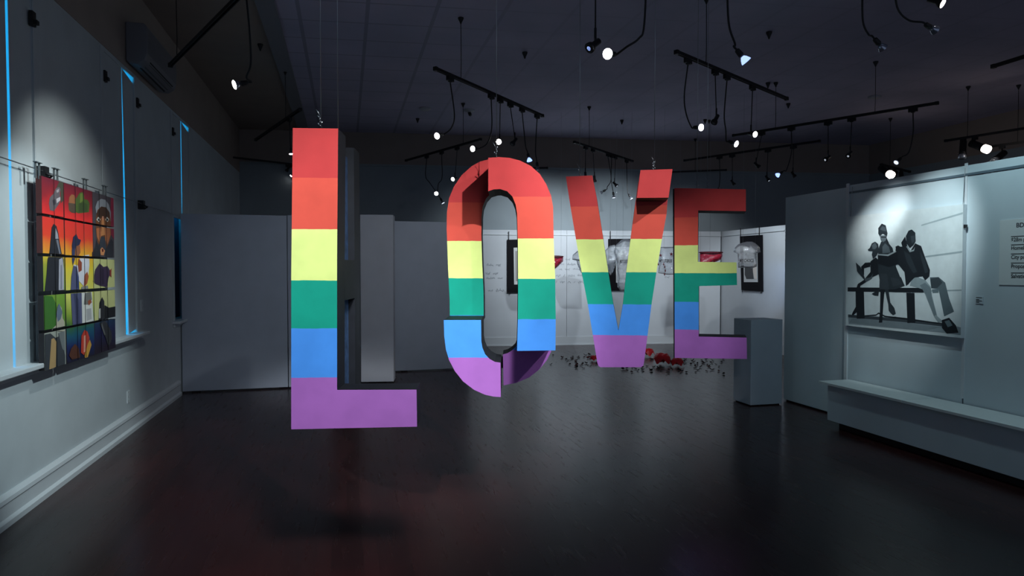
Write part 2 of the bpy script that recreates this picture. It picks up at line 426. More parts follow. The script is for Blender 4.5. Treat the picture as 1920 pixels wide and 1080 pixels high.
mb.build('skirting', t, bevel=0.003)
# handwriting in pale pencil on the board
hw = MB()
HN = BWN; HP = bw(5, BO + 0.002)
def hpt(x, y): return onP(x, y, HP, HN)
def scrawl(x0, y0, words, amp=2.0):
    x = x0
    for wd in words:
        pts = []
        for i in range(wd * 4):
            pts.append(hpt(x, y0 + amp * (math.sin(i * 1.9 + wd) * 0.8 + random.uniform(-.5, .5)) - (amp if i % 7 == 3 else 0)))
            x += 0.85
        hw.tube(pts, 0.0042, pencil, 4)
        x += 4.5
for x0, y0, words in ((1060, 487, (3, 4)), (1052, 496, (2, 5)), (1048, 505, (2, 3, 4)), (1042, 517, (3, 1, 4, 5)), (1042, 529, (1, 3, 2, 1, 4)), (912, 497, (4, 3)), (910, 513, (3, 3)), (912, 522, (5, 3)), (915, 545, (3, 5)), (1246, 505, (3,)), (1246, 520, (3,))):
    scrawl(x0, y0, words)
hw.build('handwriting', t)['label'] = 'pale grey pencil handwriting in several lines'
# side wall board running towards the camera
mb = MB(); yb = bw(SX, BO).y; ye = onX(1472, 500, SX).y
sd = thing('exhibition_wall', (SX, (yb + ye) / 2, 0), 'white side wall with a hanging rail, right of the E and behind the plinth', 'display wall')
mb.box((SX, ye, 0), (SX + 0.06, yb + 0.02, zb), board_white); mb.build('wall_board', sd)
mb = MB(); mb.box((SX - 0.02, ye + 0.01, zb - 0.11), (SX, yb - 0.03, zb - 0.09), trim_white); mb.build('hanging_rail', sd)
mb = MB(); mb.box((SX - 0.015, ye + 0.01, 0), (SX, yb - 0.04, 0.19), trim_white); mb.build('skirting', sd)

# ------------------------------------------------------------------ free-standing panels on the left
def panel(name, x0, x1, ybase, ztop_px, depth, m, label, cat='display panel', skew=True, lift=0.02):
    a = onZ(x0, ybase[0]); b = onZ(x1, ybase[1])
    zt = 1.6 + (508 - ztop_px) / (ybase[0] - 508) * 1.6
    d = (b - a).normalized(); n = V((-d.y, d.x, 0))
    t = thing(name, (a + b) / 2, label, cat)
    mb = MB(); mb.prism([a + V((0, 0, lift)), b + V((0, 0, lift)), b + V((0, 0, zt)), a + V((0, 0, zt))], n * depth, m)
    mb.build('panel_board', t, bevel=0.004)
    mb = MB()
    for u in (0.12, 0.88):
        c = a.lerp(b, u) + n * depth / 2
        mb = MB(); mb.obox(c + V((0, 0, lift / 2)), d * 0.05, n * (depth * 0.4), (0, 0, lift / 2), dark_gap); mb.build('foot', t)
    return t
panel('display_panel', 342.5, 540, (737, 728.5), 401, 0.06, panel_grey, 'wide grey display panel standing against the left wall, left of the L')
panel('display_panel', 541.5, 622, (728.5, 725), 404, 0.06, panel_grey, 'grey display panel mostly hidden behind the letter L')
panel('display_column', 677, 738.5, (719, 718), 403, 0.28, column_grey, 'narrow pale grey upright column between the L and the O', 'column')
panel('display_panel', 741, 880, (698, 692), 415, 0.06, panel_grey, 'dark grey display panel half hidden behind the left side of the O')
p = onZ(708, 718)
mb = MB(); q = onP(706, 514, p, F0); mb.lathe(q - F0 * 0.0, -F0, [(0, 0.028), (0.006, 0.026), (0.008, 0.012)], mat('hole_cover', (0.36, 0.38, 0.43, 1), 0.6), 14)
tag(mb.build('cable_grommet', loc=q), 'small round grommet on the face of the pale column', 'grommet')

# plinth
a = onZ(1407, 762); bq = onZ(1470, 760)
pw = bq.x - a.x; pd = onZ(1369, 755).y - a.y
zt = 1.6 - (600 - 508) / (762 - 508) * 1.6
t = thing('plinth', (a.x + pw / 2, a.y + 0.15, 0), 'tall grey box plinth on the floor to the right of the E', 'plinth')
mb = MB(); mb.box((a.x, a.y, 0.012), (a.x + pw, a.y + 0.36, zt), plinth_grey); mb.build('plinth_body', t, bevel=0.005)
mb = MB(); mb.box((a.x + 0.02, a.y + 0.02, 0), (a.x + pw - 0.02, a.y + 0.34, 0.012), dark_gap); mb.build('plinth_base', t)

# ------------------------------------------------------------------ right partition
XB, XA = 5.16, 5.24
yj = onX(1589, 500, XB).y            # joint between the two sections
yfar = onX(1471, 560, XA).y
ztop = onX(1620, 343, XB).z
ztopA = onX(1530, 361, XA).z
t = thing('partition_wall', (XA, yfar, 0), 'dim grey far section of the right partition, left of the black-and-white photograph', 'partition')
mb = MB(); mb.box((XA, yj, 0.02), (XA + 0.10, yfar, ztopA), partition_white); mb.build('wall_board', t, bevel=0.003)
mb = MB(); mb.box((XA + 0.02, yj, 0), (XA + 0.08, yfar - 0.03, 0.02), dark_gap); mb.build('plinth_base', t)
yS = onX(1809, 500, XB).y
t = thing('partition_wall', (XB, yS, 0), 'long white right partition carrying the black-and-white photograph', 'partition')
for ya, ybb in ((1.2, yS - 0.006), (yS + 0.006, yj)):
    mb = MB(); mb.box((XB, ya, 0.02), (XB + 0.12, ybb, ztop), partition_white); mb.build('wall_board', t, bevel=0.003)
mb = MB(); mb.box((XB + 0.03, 1.2, 0), (XB + 0.12, yj - 0.02, 0.02), dark_gap); mb.build('plinth_base', t)
zr = onX(1700, 345, XB).z
mb = MB(); mb.box((XB - 0.008, 1.2, zr - 0.010), (XB, yj, zr + 0.010), mat('rail_grey', (0.10, 0.14, 0.17, 1), 0.5)); mb.build('hanging_rail', t)
mb = MB(); mb.box((XB - 0.012, yj - 0.02, 0.02), (XB, yj + 0.02, ztop + 0.02), trim_white); mb.box((XB - 0.006, yS - 0.014, 0.5), (XB, yS + 0.014, ztop + 0.02), trim_white); mb.build('joint_strip', t)

# bench along the partition
z1 = onX(1552, 716, 4.83).z
zb_ = 0.07
pf = onZ(1551, 787, zb_)
xf = pf.x
t = thing('bench', (xf, pf.y, 0), 'long low white bench along the foot of the right partition', 'bench')
yb0, yb1 = 1.2, pf.y
mb = MB(); mb.box((xf, yb0, zb_), (XB - 0.015, yb1, z1 - 0.02), partition_white); mb.build('bench_box', t, bevel=0.003)
mb = MB(); mb.box((xf + 0.06, yb0, 0), (XB - 0.02, yb1 - 0.10, zb_), dark_gap); mb.build('toe_kick', t)
ysm = onX(1722, 743, xf + 0.15).y
for ya, ybb in ((yb0, ysm - 0.004), (ysm + 0.004, yb1 + 0.10)):
    mb = MB(); mb.box((xf - 0.03, ya, z1 - 0.02), (XB - 0.015, ybb, z1 + 0.004), mat('bench_top', (0.60, 0.66, 0.66, 1), 0.5)); mb.build('bench_top', t, bevel=0.002)

# ------------------------------------------------------------------ the four hanging letters
STRIPES = [srgb(205, 66, 66), srgb(226, 88, 72), srgb(234, 252, 150), srgb(12, 160, 136), srgb(72, 150, 240), srgb(168, 104, 188)]
def stripe_material(name, zs, cols=None):
    m = bpy.data.materials.new(name); m.use_nodes = True
    N, L = nt(m); b = N['Principled BSDF']
    ge = N.new('ShaderNodeTexCoord'); sp = N.new('ShaderNodeSeparateXYZ'); L.new(ge.outputs['Object'], sp.inputs[0])
    nz0 = N.new('ShaderNodeTexNoise'); nz0.inputs['Scale'].default_value = 14; L.new(ge.outputs['Object'], nz0.inputs['Vector'])
    wob = N.new('ShaderNodeMath'); wob.operation = 'MULTIPLY_ADD'; wob.inputs[1].default_value = 0.006
    L.new(nz0.outputs['Fac'], wob.inputs[0]); L.new(sp.outputs['Z'], wob.inputs[2])
    top = max(zs) + 0.5; bot = min(zs) - 0.5
    mr = N.new('ShaderNodeMapRange'); mr.inputs['From Min'].default_value = bot; mr.inputs['From Max'].default_value = top
    L.new(wob.outputs[0], mr.inputs['Value'])
    r = N.new('ShaderNodeValToRGB'); r.color_ramp.interpolation = 'CONSTANT'
    cs = cols or STRIPES
    el = r.color_ramp.elements
    el[0].position = 0; el[0].color = cs[5]
    zz = sorted(zs)
    el[1].position = (zz[0] - bot) / (top - bot); el[1].color = cs[4]
    for i in range(1, 5):
        e = el.new((zz[i] - bot) / (top - bot)); e.color = cs[4 - i]
    L.new(mr.outputs[0], r.inputs[0])
    nz = N.new('ShaderNodeTexNoise'); nz.inputs['Scale'].default_value = 6; nz.inputs['Detail'].default_value = 6
    L.new(ge.outputs['Object'], nz.inputs['Vector'])
    mx = N.new('ShaderNodeMixRGB'); mx.blend_type = 'MULTIPLY'; mx.inputs[2].default_value = (0.86, 0.86, 0.87, 1)
    mr2 = N.new('ShaderNodeMapRange'); mr2.inputs['From Min'].default_value = 0.4; mr2.inputs['From Max'].default_value = 0.75
    L.new(nz.outputs['Fac'], mr2.inputs['Value']); L.new(mr2.outputs[0], mx.inputs[0]); L.new(r.outputs[0], mx.inputs[1])
    L.new(mx.outputs[0], b.inputs['Base Color'])
    b.inputs['Roughness'].default_value = 0.75; b.inputs['Specular IOR Level'].default_value = 0.25
    bp = N.new('ShaderNodeBump'); bp.inputs['Strength'].default_value = 0.08; bp.inputs['Distance'].default_value = 0.003
    nz3 = N.new('ShaderNodeTexNoise'); nz3.inputs['Scale'].default_value = 60; L.new(ge.outputs['Object'], nz3.inputs['Vector'])
    L.new(nz3.outputs['Fac'], bp.inputs['Height']); L.new(bp.outputs[0], b.inputs['Normal'])
    return m
class Letter:
    def __init__(s, name, label, xc, D, vx, ys):
        s.yaw = YAW + math.atan((vx - 960) / FPX)
        s.n = V((math.sin(s.yaw), math.cos(s.yaw), 0)); s.u = V((math.cos(s.yaw), -math.sin(s.yaw), 0))
        s.p0 = atD(xc, 540, D)
        base = onP(xc, 600, s.p0, s.n)
        s.t = thing(name, base, label, 'letter', 'hanging rainbow letters')
        s.base = base
        s.m = stripe_material(name + '_paint', [onP(xc, y, s.p0, s.n).z - base.z for y in ys])
    def P(s, x, y, off=0.0): return onP(x, y, s.p0 + s.n * off, s.n)
    def slab(s, name, px, off, depth, m=None, side=None):
        mb = MB(); mb.prism([s.P(x, y, off) for x, y in px], s.n * depth, m or s.m, side or letter_side)
        return mb.build(name, s.t)
    def wire(s, x, y, off, knot=True, r=0.0022):
        p = s.P(x, y, off)
        mb = MB(); mb.tube([p + V((0, 0, -0.02)), V((p.x, p.y, H))], r, steel, 6)
        if knot:
            for k in range(7):
                q = p + V((random.uniform(-.008, .008), random.uniform(-.008, .008), 0.005 + k * 0.008))
                mb.tube([q, q + V((random.uniform(-.012, .012), random.uniform(-.01, .01), 0.012))], 0.0028, steel, 5)
            mb.tube([p + V((0, 0, 0.05)), p + V((-0.012, 0, 0.075)), p + V((-0.022, 0, 0.09))], 0.0015, steel, 5)
        mb.build('hanging_wire', s.t)

# L
l = Letter('letter_l', 'large rainbow striped letter L hanging nearest, at the left of the word', 600, 3.2, 894, (333, 430, 525, 615, 709))
l.slab('front_face', [(549, 240), (634, 241), (632, 480), (632, 731), (781, 730.5), (782, 800), (546, 805), (546, 520)], 0, 0.185)
ns, us = l.n, l.u
zt, zb2 = l.P(590, 241).z, l.P(590, 804).z
uL, uR = (l.P(548, 500) - l.p0).dot(us), (l.P(632, 500) - l.p0).dot(us)
def lbox(name, u0, u1, d0, d1, z0, z1, m):
    q = l.p0.copy(); q.z = 0
    mb = MB(); mb.prism([q + us * u0 + ns * d0 + V((0, 0, z0)), q + us * u1 + ns * d0 + V((0, 0, z0)), q + us * u1 + ns * d0 + V((0, 0, z1)), q + us * u0 + ns * d0 + V((0, 0, z1))], ns * (d1 - d0), m)
    return mb.build(name, l.t)
zA = onP(650, 487, l.p0 + ns * 0.19, ns).z; zB = onP(650, 563, l.p0 + ns * 0.19, ns).z
lbox('back_frame', uL, uR, 0.46, 0.63, zb2 + 0.01, zt - 0.005, letter_side)
lbox('cross_block', uL, uR, 0.185, 0.46, zB, zA, letter_side)
lbox('inner_core', uL, uR - 0.035, 0.185, 0.46, zA, zt - 0.06, letter_core)
lbox('inner_core', uL, uR - 0.035, 0.185, 0.46, zb2 + 0.02, zB, letter_core)
l.wire(602, 241, 0.02); l.wire(634, 256, 0.30, False)

# O
o = Letter('letter_o', 'rainbow letter O in overlapping segments, second in the hanging word', 936, 3.85, 958, (369, 448, 522, 599, 669))
top1 = [(915.5, 296), (935, 294.5), (955, 296), (975, 301), (995, 311), (1012, 326), (1024, 345), (1033, 366), (1037, 388), (1038, 448), (1041, 522), (1042, 600), (1041.5, 657),
        (969.5, 658), (971, 600), (971.5, 540), (971, 452), (969.5, 400), (967, 384), (961, 369), (951, 358.5), (938, 354.5), (926, 355), (915.5, 358.5)]
o.slab('front_arch', top1, 0.0, 0.33)
p2 = [(940, 299), (915, 299), (900, 303), (884, 312), (866, 328), (851, 350), (842, 372), (838, 398), (837.5, 430), (838.5, 455), (840, 500), (843, 560), (843.5, 600),
      (907, 600), (906.5, 545), (904, 490), (902.5, 440), (903, 405), (905, 388), (911, 373), (920, 363), (940, 357)]
o.slab('rear_arch', p2, 0.33, 0.22)
p3 = [(832, 600), (902, 600), (902.5, 640), (904.5, 652), (909.5, 664), (918, 673), (928, 678.5), (938.5, 680), (939, 744.5), (925, 743.5), (909, 740), (889, 731), (868, 715), (853, 696), (842, 675), (836, 655), (833, 630)]
o.slab('lower_front_curve', p3, -0.04, 0.37)
p4 = [(943, 664.5), (952, 662), (960, 657), (967, 650), (971, 640), (972, 600), (1038, 600), (1038, 640), (1033, 660), (1025, 676), (1011, 693), (992, 708), (968, 718), (944, 722.5)]
o.slab('lower_rear_curve', p4, 0.33, 0.22)
o.wire(931, 296, 0.10, True, 0.002)
o.slab('rear_tie', [(848, 560), (905, 560), (905, 680), (852, 680)], 0.55, 0.03, letter_side)
o.slab('rear_tie', [(870, 669), (1010, 669), (1000, 690), (880, 690)], 0.55, 0.03, letter_side)

# V
v = Letter('letter_v', 'rainbow letter V with its upper right block jutting forward', 1160, 4.9, 1160, (387, 449, 510, 570, 628))
v.slab('front_face', [(1061, 331), (1110.5, 329), (1119, 372), (1131, 447), (1140.5, 510), (1150, 570), (1159.5, 620), (1168, 570), (1174.5, 508), (1182, 450), (1190, 390), (1197, 340), (1254, 340),
                      (1250, 400), (1241, 449), (1231.5, 506), (1222, 568), (1214, 630), (1207.5, 680), (1206, 686), (1202, 688.5), (1126, 688.5), (1122, 686), (1120, 680), (1111.5, 628), (1102, 570), (1090.5, 510), (1080, 449), (1070, 390)], 0.0, 0.10)
v.slab('raised_block', [(1201, 319), (1261, 317), (1253.5, 370.5), (1194, 371)], -0.24, 0.24)
v.wire(1087, 330, 0.04); v.wire(1227, 319, -0.20)

# E
e = Letter('letter_e', 'darker rainbow letter E, farthest and last of the hanging word', 1330, 5.6, 1330, (407, 459, 512, 567, 619))
e.slab('front_face', [(1264.5, 352.5), (1398.5, 355), (1398.5, 396), (1309, 394.5), (1308.5, 491), (1381, 492), (1382, 534.5), (1310, 536.5), (1310, 631), (1400, 633), (1400.5, 673), (1265, 671)], 0.0, 0.26)
e.slab('rear_bar', [(1266, 634), (1399, 634), (1399, 672), (1266, 670)], 0.26, 0.30, letter_side)
e.slab('side_board', [(1261.5, 354), (1300, 354), (1300, 671), (1263, 671)], 0.26, 0.02, letter_side)
e.wire(1307, 352, 0.1); e.wire(1326, 352, 0.1)

# ------------------------------------------------------------------ flat printed and painted pictures
def clip(poly, a, b, lo, hi):
    # clip a polygon of (u, v) pairs to lo <= axis <= hi, a/b name the axis
    for ax, lim, sg in ((0, lo[0], 1), (0, hi[0], -1), (1, lo[1], 1), (1, hi[1], -1)):
        out = []
        for i in range(len(poly)):
            p, q = poly[i - 1], poly[i]
            ip, iq = sg * (p[ax] - lim) >= 0, sg * (q[ax] - lim) >= 0
            if ip != iq:
                k = (lim - p[ax]) / (q[ax] - p[ax])
                out.append((p[0] + k * (q[0] - p[0]), p[1] + k * (q[1] - p[1])))
            if iq: out.append(q)
        poly = out
        if len(poly) < 3: return []
    return poly
PC = {}
def paint(r, g, b):
    k = (r, g, b)
    if k not in PC: PC[k] = mat('paint_%d_%d_%d' % k, k, 0.55, var=0.05, scale=14)
    return PC[k]
def tri(pts):
    from mathutils.geometry import tessellate_polygon
    return tessellate_polygon([[V(p) for p in pts]])
def decal(mb, pts, m, nrm):
    # flat printed shape: triangles facing nrm
    pts = [V(p) for p in pts]; fs = []
    for t_ in tri(pts):
        a, b, c = (pts[i] for i in t_)
        t_ = list(t_)
        if (b - a).cross(c - a).dot(nrm) < 0: t_ = t_[::-1]
        fs.append(t_)
    mb.idx(pts, fs, m)

# painted panels on the left wall
def c5(pts): return [(60 + x / 5.4, 320 + y / 5.4) for x, y in pts]
def c6(pts): return [(60 + x / 5.4, 500 + y / 5.4) for x, y in pts]
XP = -2.005
def art_ramp(name, stops, axis='Z'):
    m = bpy.data.materials.new(name); m.use_nodes = True
    N, L = nt(m); b = N['Principled BSDF']
    tc = N.new('ShaderNodeTexCoord'); sp = N.new('ShaderNodeSeparateXYZ'); L.new(tc.outputs['Object'], sp.inputs[0])
    nz = N.new('ShaderNodeTexNoise'); nz.inputs['Scale'].default_value = 7; nz.inputs['Detail'].default_value = 5; L.new(tc.outputs['Object'], nz.inputs['Vector'])
    ad = N.new('ShaderNodeMath'); ad.operation = 'MULTIPLY_ADD'; ad.inputs[1].default_value = 0.10; L.new(nz.outputs['Fac'], ad.inputs[0]); L.new(sp.outputs[axis], ad.inputs[2])
    mr = N.new('ShaderNodeMapRange'); mr.inputs['From Min'].default_value = -0.05; mr.inputs['From Max'].default_value = 1.5; L.new(ad.outputs[0], mr.inputs['Value'])
    r = N.new('ShaderNodeValToRGB'); el = r.color_ramp.elements
    el[0].position, el[0].color = stops[0][0], srgb(*stops[0][1]); el[1].position, el[1].color = stops[-1][0], srgb(*stops[-1][1])
    for p_, c_ in stops[1:-1]: q_ = el.new(p_); q_.color = srgb(*c_)
    L.new(mr.outputs[0], r.inputs[0]); L.new(r.outputs[0], b.inputs['Base Color']); b.inputs['Roughness'].default_value = 0.5
    return m
ycols = [onX(79, 400, XP).y, onX(119, 400, XP).y, onX(121, 400, XP).y, onX(173, 400, XP).y, onX(174, 400, XP).y, onX(213, 400, XP).y]
zr_ = [onX(79, y, XP).z for y in (330, 399.5, 405, 474.5, 480.5, 546.5, 554.5, 620, 626, 697)]
zbot = zr_[-1]; hgt = zr_[0] - zbot
def rz(y): return (onX(79, y, XP).z - zbot + 0.05 + 0.05) / 1.55
bg_main = art_ramp('paint_sunset', [(rz(697), (20, 18, 40)), (rz(665), (24, 40, 95)), (rz(640), (20, 85, 110)), (rz(622), (50, 100, 50)), (rz(600), (140, 165, 60)), (rz(560), (215, 215, 110)), (rz(505), (230, 205, 60)), (rz(470), (240, 165, 50)), (rz(440), (235, 65, 45)), (rz(395), (228, 48, 48)), (rz(365), (150, 32, 42)), (rz(330), (105, 28, 45))])
bg_left = art_ramp('paint_green', [(rz(697), (150, 155, 150)), (rz(624), (160, 165, 155)), (rz(618), (90, 130, 50)), (rz(560), (120, 160, 60)), (rz(500), (160, 165, 60)), (rz(482), (215, 190, 60)), (rz(470), (240, 160, 55)), (rz(440), (235, 70, 45)), (rz(395), (228, 48, 48)), (rz(360), (150, 35, 45)), (rz(330), (110, 30, 48))])
bg_face = paint(78, 70, 78); bg_pale = paint(205, 205, 140); bg_night = art_ramp('paint_night', [(rz(690), (30, 15, 35)), (rz(650), (25, 30, 75)), (rz(620), (30, 60, 90))])
canvas_side = mat('canvas_side', (90, 45, 45), 0.7)
canvas_edge = mat('canvas_edge', (40, 36, 40), 0.7)
MOT = []
def mo(pts, col): MOT.append((pts, col))
mo(c5([(240, 190), (275, 110), (320, 115), (320, 300), (290, 330), (288, 190)]), (70, 70, 58))
mo(c5([(170, 330), (180, 270), (215, 235), (240, 180), (275, 165), (290, 190), (280, 230), (290, 290), (270, 340), (220, 410), (180, 400)]), (100, 92, 98))
mo(c5([(245, 285), (285, 265), (285, 300), (250, 330)]), (190, 182, 188)); mo(c5([(245, 200), (272, 185), (270, 215), (250, 225)]), (165, 155, 160)); mo(c5([(205, 300), (235, 290), (240, 340), (215, 350)]), (60, 55, 65))
mo(c5([(370, 330), (375, 270), (400, 240), (425, 245), (440, 280), (440, 420), (370, 400)]), (150, 95, 62))
mo(c5([(440, 290), (480, 225), (510, 215), (525, 250), (530, 290), (560, 295), (582, 330), (575, 420), (470, 432), (440, 420)]), (72, 92, 42))
mo(c5([(366, 325), (440, 335), (440, 430), (400, 425), (375, 405)]), (84, 70, 58)); mo(c5([(470, 330), (520, 320), (560, 340), (560, 415), (470, 425)]), (58, 74, 38)); mo(c5([(485, 235), (510, 225), (515, 300), (485, 330)]), (104, 122, 52))
mo(c5([(795, 265), (830, 275), (830, 700), (795, 640)]), (150, 40, 70))
mo(c5([(640, 370), (660, 310), (700, 285), (740, 295), (775, 340), (797, 420), (797, 520), (770, 430), (700, 380), (650, 430)]), (150, 155, 165))
mo(c5([(645, 480), (660, 400), (700, 362), (750, 372), (782, 420), (797, 520), (800, 640), (770, 750), (745, 790), (700, 790), (660, 720), (645, 600)]), (118, 70, 42))
mo(c5([(655, 420), (700, 362), (750, 372), (785, 430), (780, 470), (720, 480), (660, 470)]), (72, 46, 32))
mo(c5([(650, 585), (690, 575), (702, 640), (690, 740), (655, 665)]), (190, 112, 70)); mo(c5([(738, 580), (790, 580), (795, 650), (762, 740), (740, 700)]), (176, 102, 66))
for dx in (0, 88):
    mo(c5([(650 + dx, 497), (668 + dx, 468), (692 + dx, 492), (676 + dx, 520)]), (212, 212, 206)); mo(c5([(664 + dx, 485), (680 + dx, 485), (682 + dx, 508), (666 + dx, 508)]), (40, 32, 30))
mo(c5([(703, 480), (726, 480), (738, 650), (698, 660)]), (205, 135, 84)); mo(c5([(706, 462), (724, 462), (722, 500), (708, 500)]), (212, 140, 110))
mo(c5([(695, 668), (732, 668), (748, 760), (742, 860), (688, 860), (676, 760)]), (56, 60, 70))
mo(c5([(686, 800), (708, 775), (738, 810), (724, 858), (695, 856)]), (212, 140, 92)); mo(c5([(703, 792), (722, 792), (720, 822), (706, 822)]), (95, 30, 32))
mo(c5([(606, 830), (640, 770), (650, 700), (672, 770), (688, 850), (690, 885), (606, 880)]), (44, 44, 50)); mo(c5([(744, 790), (800, 690), (818, 720), (818, 880), (740, 885)]), (46, 46, 54))
mo(c5([(215, 540), (245, 560), (265, 640), (275, 720), (300, 850), (318, 900), (320, 1230), (125, 1230), (145, 1050), (155, 900), (175, 820), (190, 660), (197, 575)]), (38, 40, 48))
mo(c5([(235, 580), (258, 640), (265, 690), (233, 690)]), (155, 155, 165)); mo(c5([(240, 700), (262, 700), (288, 850), (275, 850)]), (120, 122, 135))
mo(c5([(270, 900), (306, 880), (320, 1000), (320, 1217), (266, 1217)]), (172, 172, 186)); mo(c5([(285, 960), (300, 950), (300, 1200), (285, 1200)]), (132, 132, 150))
mo(c5([(490, 865), (575, 850), (578, 960), (565, 1080), (520, 1170), (440, 1080), (415, 1000), (420, 950), (460, 960)]), (216, 216, 226))
mo(c5([(415, 670), (445, 640), (465, 690), (492, 700), (480, 750), (445, 770), (430, 800), (410, 860), (400, 760)]), (42, 46, 76))
mo(c5([(440, 765), (482, 755), (486, 830), (462, 875), (438, 850)]), (152, 92, 62)); mo(c5([(400, 800), (435, 780), (430, 900), (410, 960), (402, 900)]), (54, 60, 98))
mo(c5([(470, 890), (502, 930), (500, 1010), (468, 1030), (460, 960)]), (150, 72, 52))
mo(c6([(395, 100), (415, -10), (450, 0), (470, 100), (475, 230), (500, 260), (505, 590), (408, 600), (388, 250)]), (84, 88, 122)); mo(c6([(440, 60), (468, 110), (472, 235), (445, 200)]), (52, 66, 112)); mo(c6([(412, 260), (440, 280), (470, 340), (480, 590), (440, 590), (430, 380)]), (62, 66, 98))
mo(c6([(498, 250), (602, 250), (612, 420), (622, 565), (505, 590)]), (220, 220, 216)); mo(c6([(545, 430), (595, 420), (600, 530), (550, 550)]), (176, 176, 178))
mo(c6([(530, 270), (592, 250), (602, 330), (580, 385), (520, 385)]), (118, 118, 114)); mo(c6([(525, 90), (555, 50), (570, 100), (555, 170), (520, 205)]), (168, 88, 60)); mo(c6([(560, 350), (587, 330), (602, 360), (570, 395)]), (160, 82, 52)); mo(c6([(495, 205), (560, 190), (568, 235), (495, 240)]), (140, 138, 134))
mo(c5([(625, 1065), (637, 1000), (680, 938), (720, 975), (760, 965), (780, 1000), (792, 1030), (770, 1090), (755, 1182), (720, 1170), (690, 1165), (640, 1145), (615, 1120)]), (62, 46, 72)); mo(c5([(690, 985), (720, 1000), (730, 1150), (700, 1150)]), (46, 34, 56)); mo(c5([(782, 1010), (800, 990), (800, 1080), (784, 1060)]), (150, 60, 50))
mo(c6([(670, 540), (680, 360), (705, 308), (727, 350), (732, 540)]), (42, 42, 46)); mo(c6([(672, 430), (690, 420), (690, 520), (672, 525)]), (190, 188, 186)); mo(c6([(732, 390), (775, 415), (840, 402), (840, 535), (732, 540)]), (24, 24, 28))
mo(c6([(110, 290), (200, 300), (240, 380), (235, 590), (180, 660), (105, 660)]), (62, 112, 44)); mo(c6([(180, 650), (240, 590), (245, 450), (265, 375), (295, 420), (305, 520), (325, 560), (325, 655)]), (176, 170, 152)); mo(c6([(243, 500), (250, 410), (270, 372), (302, 460), (285, 530), (255, 560)]), (98, 112, 132))
mo(c6([(110, 690), (180, 675), (232, 720), (290, 695), (330, 900), (330, 1020), (105, 1080)]), (58, 62, 68)); mo(c6([(190, 735), (215, 722), (240, 760), (235, 1015), (168, 1045), (180, 870)]), (178, 146, 100)); mo(c6([(262, 670), (325, 650), (328, 860), (300, 830)]), (110, 116, 118))
mo(c6([(370, 900), (390, 830), (430, 780), (470, 830), (480, 920), (400, 940)]), (84, 46, 32)); mo(c6([(490, 870), (495, 700), (525, 640), (555, 655), (577, 720), (560, 800), (520, 895)]), (192, 62, 46)); mo(c6([(520, 700), (540, 690), (535, 860), (518, 870)]), (225, 160, 140)); mo(c6([(530, 885), (560, 780), (580, 738), (597, 790), (570, 880), (555, 925), (528, 920)]), (206, 152, 62))
mo(c6([(680, 570), (740, 548), (800, 660), (802, 740), (770, 815), (740, 720), (700, 620)]), (50, 50, 54)); mo(c6([(690, 580), (705, 575), (740, 690), (725, 690)]), (100, 100, 102))
pa = thing('painting', (XP, ycols[0], zbot), 'colourful painting of figures on fifteen joined canvases, hanging on the left wall', 'painting')
PN = V((1, 0, 0))
for rI in range(5):
    for cI in range(3):
        ya, ybx = ycols[2 * cI], ycols[2 * cI + 1]; z1_, z0_ = zr_[2 * rI], zr_[2 * rI + 1]
        if cI: z0_ -= 0.004; 
        if cI == 0: bgm = bg_left
        elif cI == 1: bgm = bg_main
        else: bgm = (bg_face, bg_face, bg_pale, bg_pale, bg_night)[rI]
        mb = MB(); mb.prism([(XP, ya, z0_), (XP, ybx, z0_), (XP, ybx, z1_), (XP, ya, z1_)], (-0.036, 0, 0), bgm, canvas_side if rI < 2 else canvas_edge)
        for k, (pts, col) in enumerate(MOT):
            uv = [(q.y, q.z) for q in (onX(x, y, XP) for x, y in pts)]
            cp = clip(uv, 0, 1, (ya + 0.001, z0_ + 0.001), (ybx - 0.001, z1_ - 0.001))
            if cp: decal(mb, [(XP + 0.0006 + k * 0.00006, y_, z_) for y_, z_ in cp], paint(*col), PN)
        mb.build('canvas', pa)
for xa, xb_ in ((101, 105), (141, 142), (156.5, 158), (186, 187.5), (199, 200.5)):
    a = onX(xa, 335 + (xa - 79) * 0.3, XP + 0.006); zt_ = zr_[0]
    mb = MB(); mb.tube([(XP + 0.006, a.y, zt_ + 0.03), (XP + 0.006, a.y, zbot)], 0.0016, black_metal, 5); mb.build('cord', pa)
for xc in (75, 109, 163, 199):
    a = onX(xc, 320, XP)
    for dy in (-0.028, 0.028):
        hg = mat('hook_grey', (0.16, 0.18, 0.19, 1), 0.5, 0.5)
        mb = MB(); mb.obox((XP - 0.016, a.y + dy, (zr_[0] + 2.335) / 2 - 0.01), (0.003, 0, 0), (0, 0.011, 0), (0, 0, (2.335 - zr_[0]) / 2 + 0.012), hg)
        mb.obox((XL + 0.085, a.y + dy - 0.01, 2.333), (0.012, 0, 0), (0, 0.016, 0), (0, 0, 0.003), hg)
        mb.build('hook', pa)

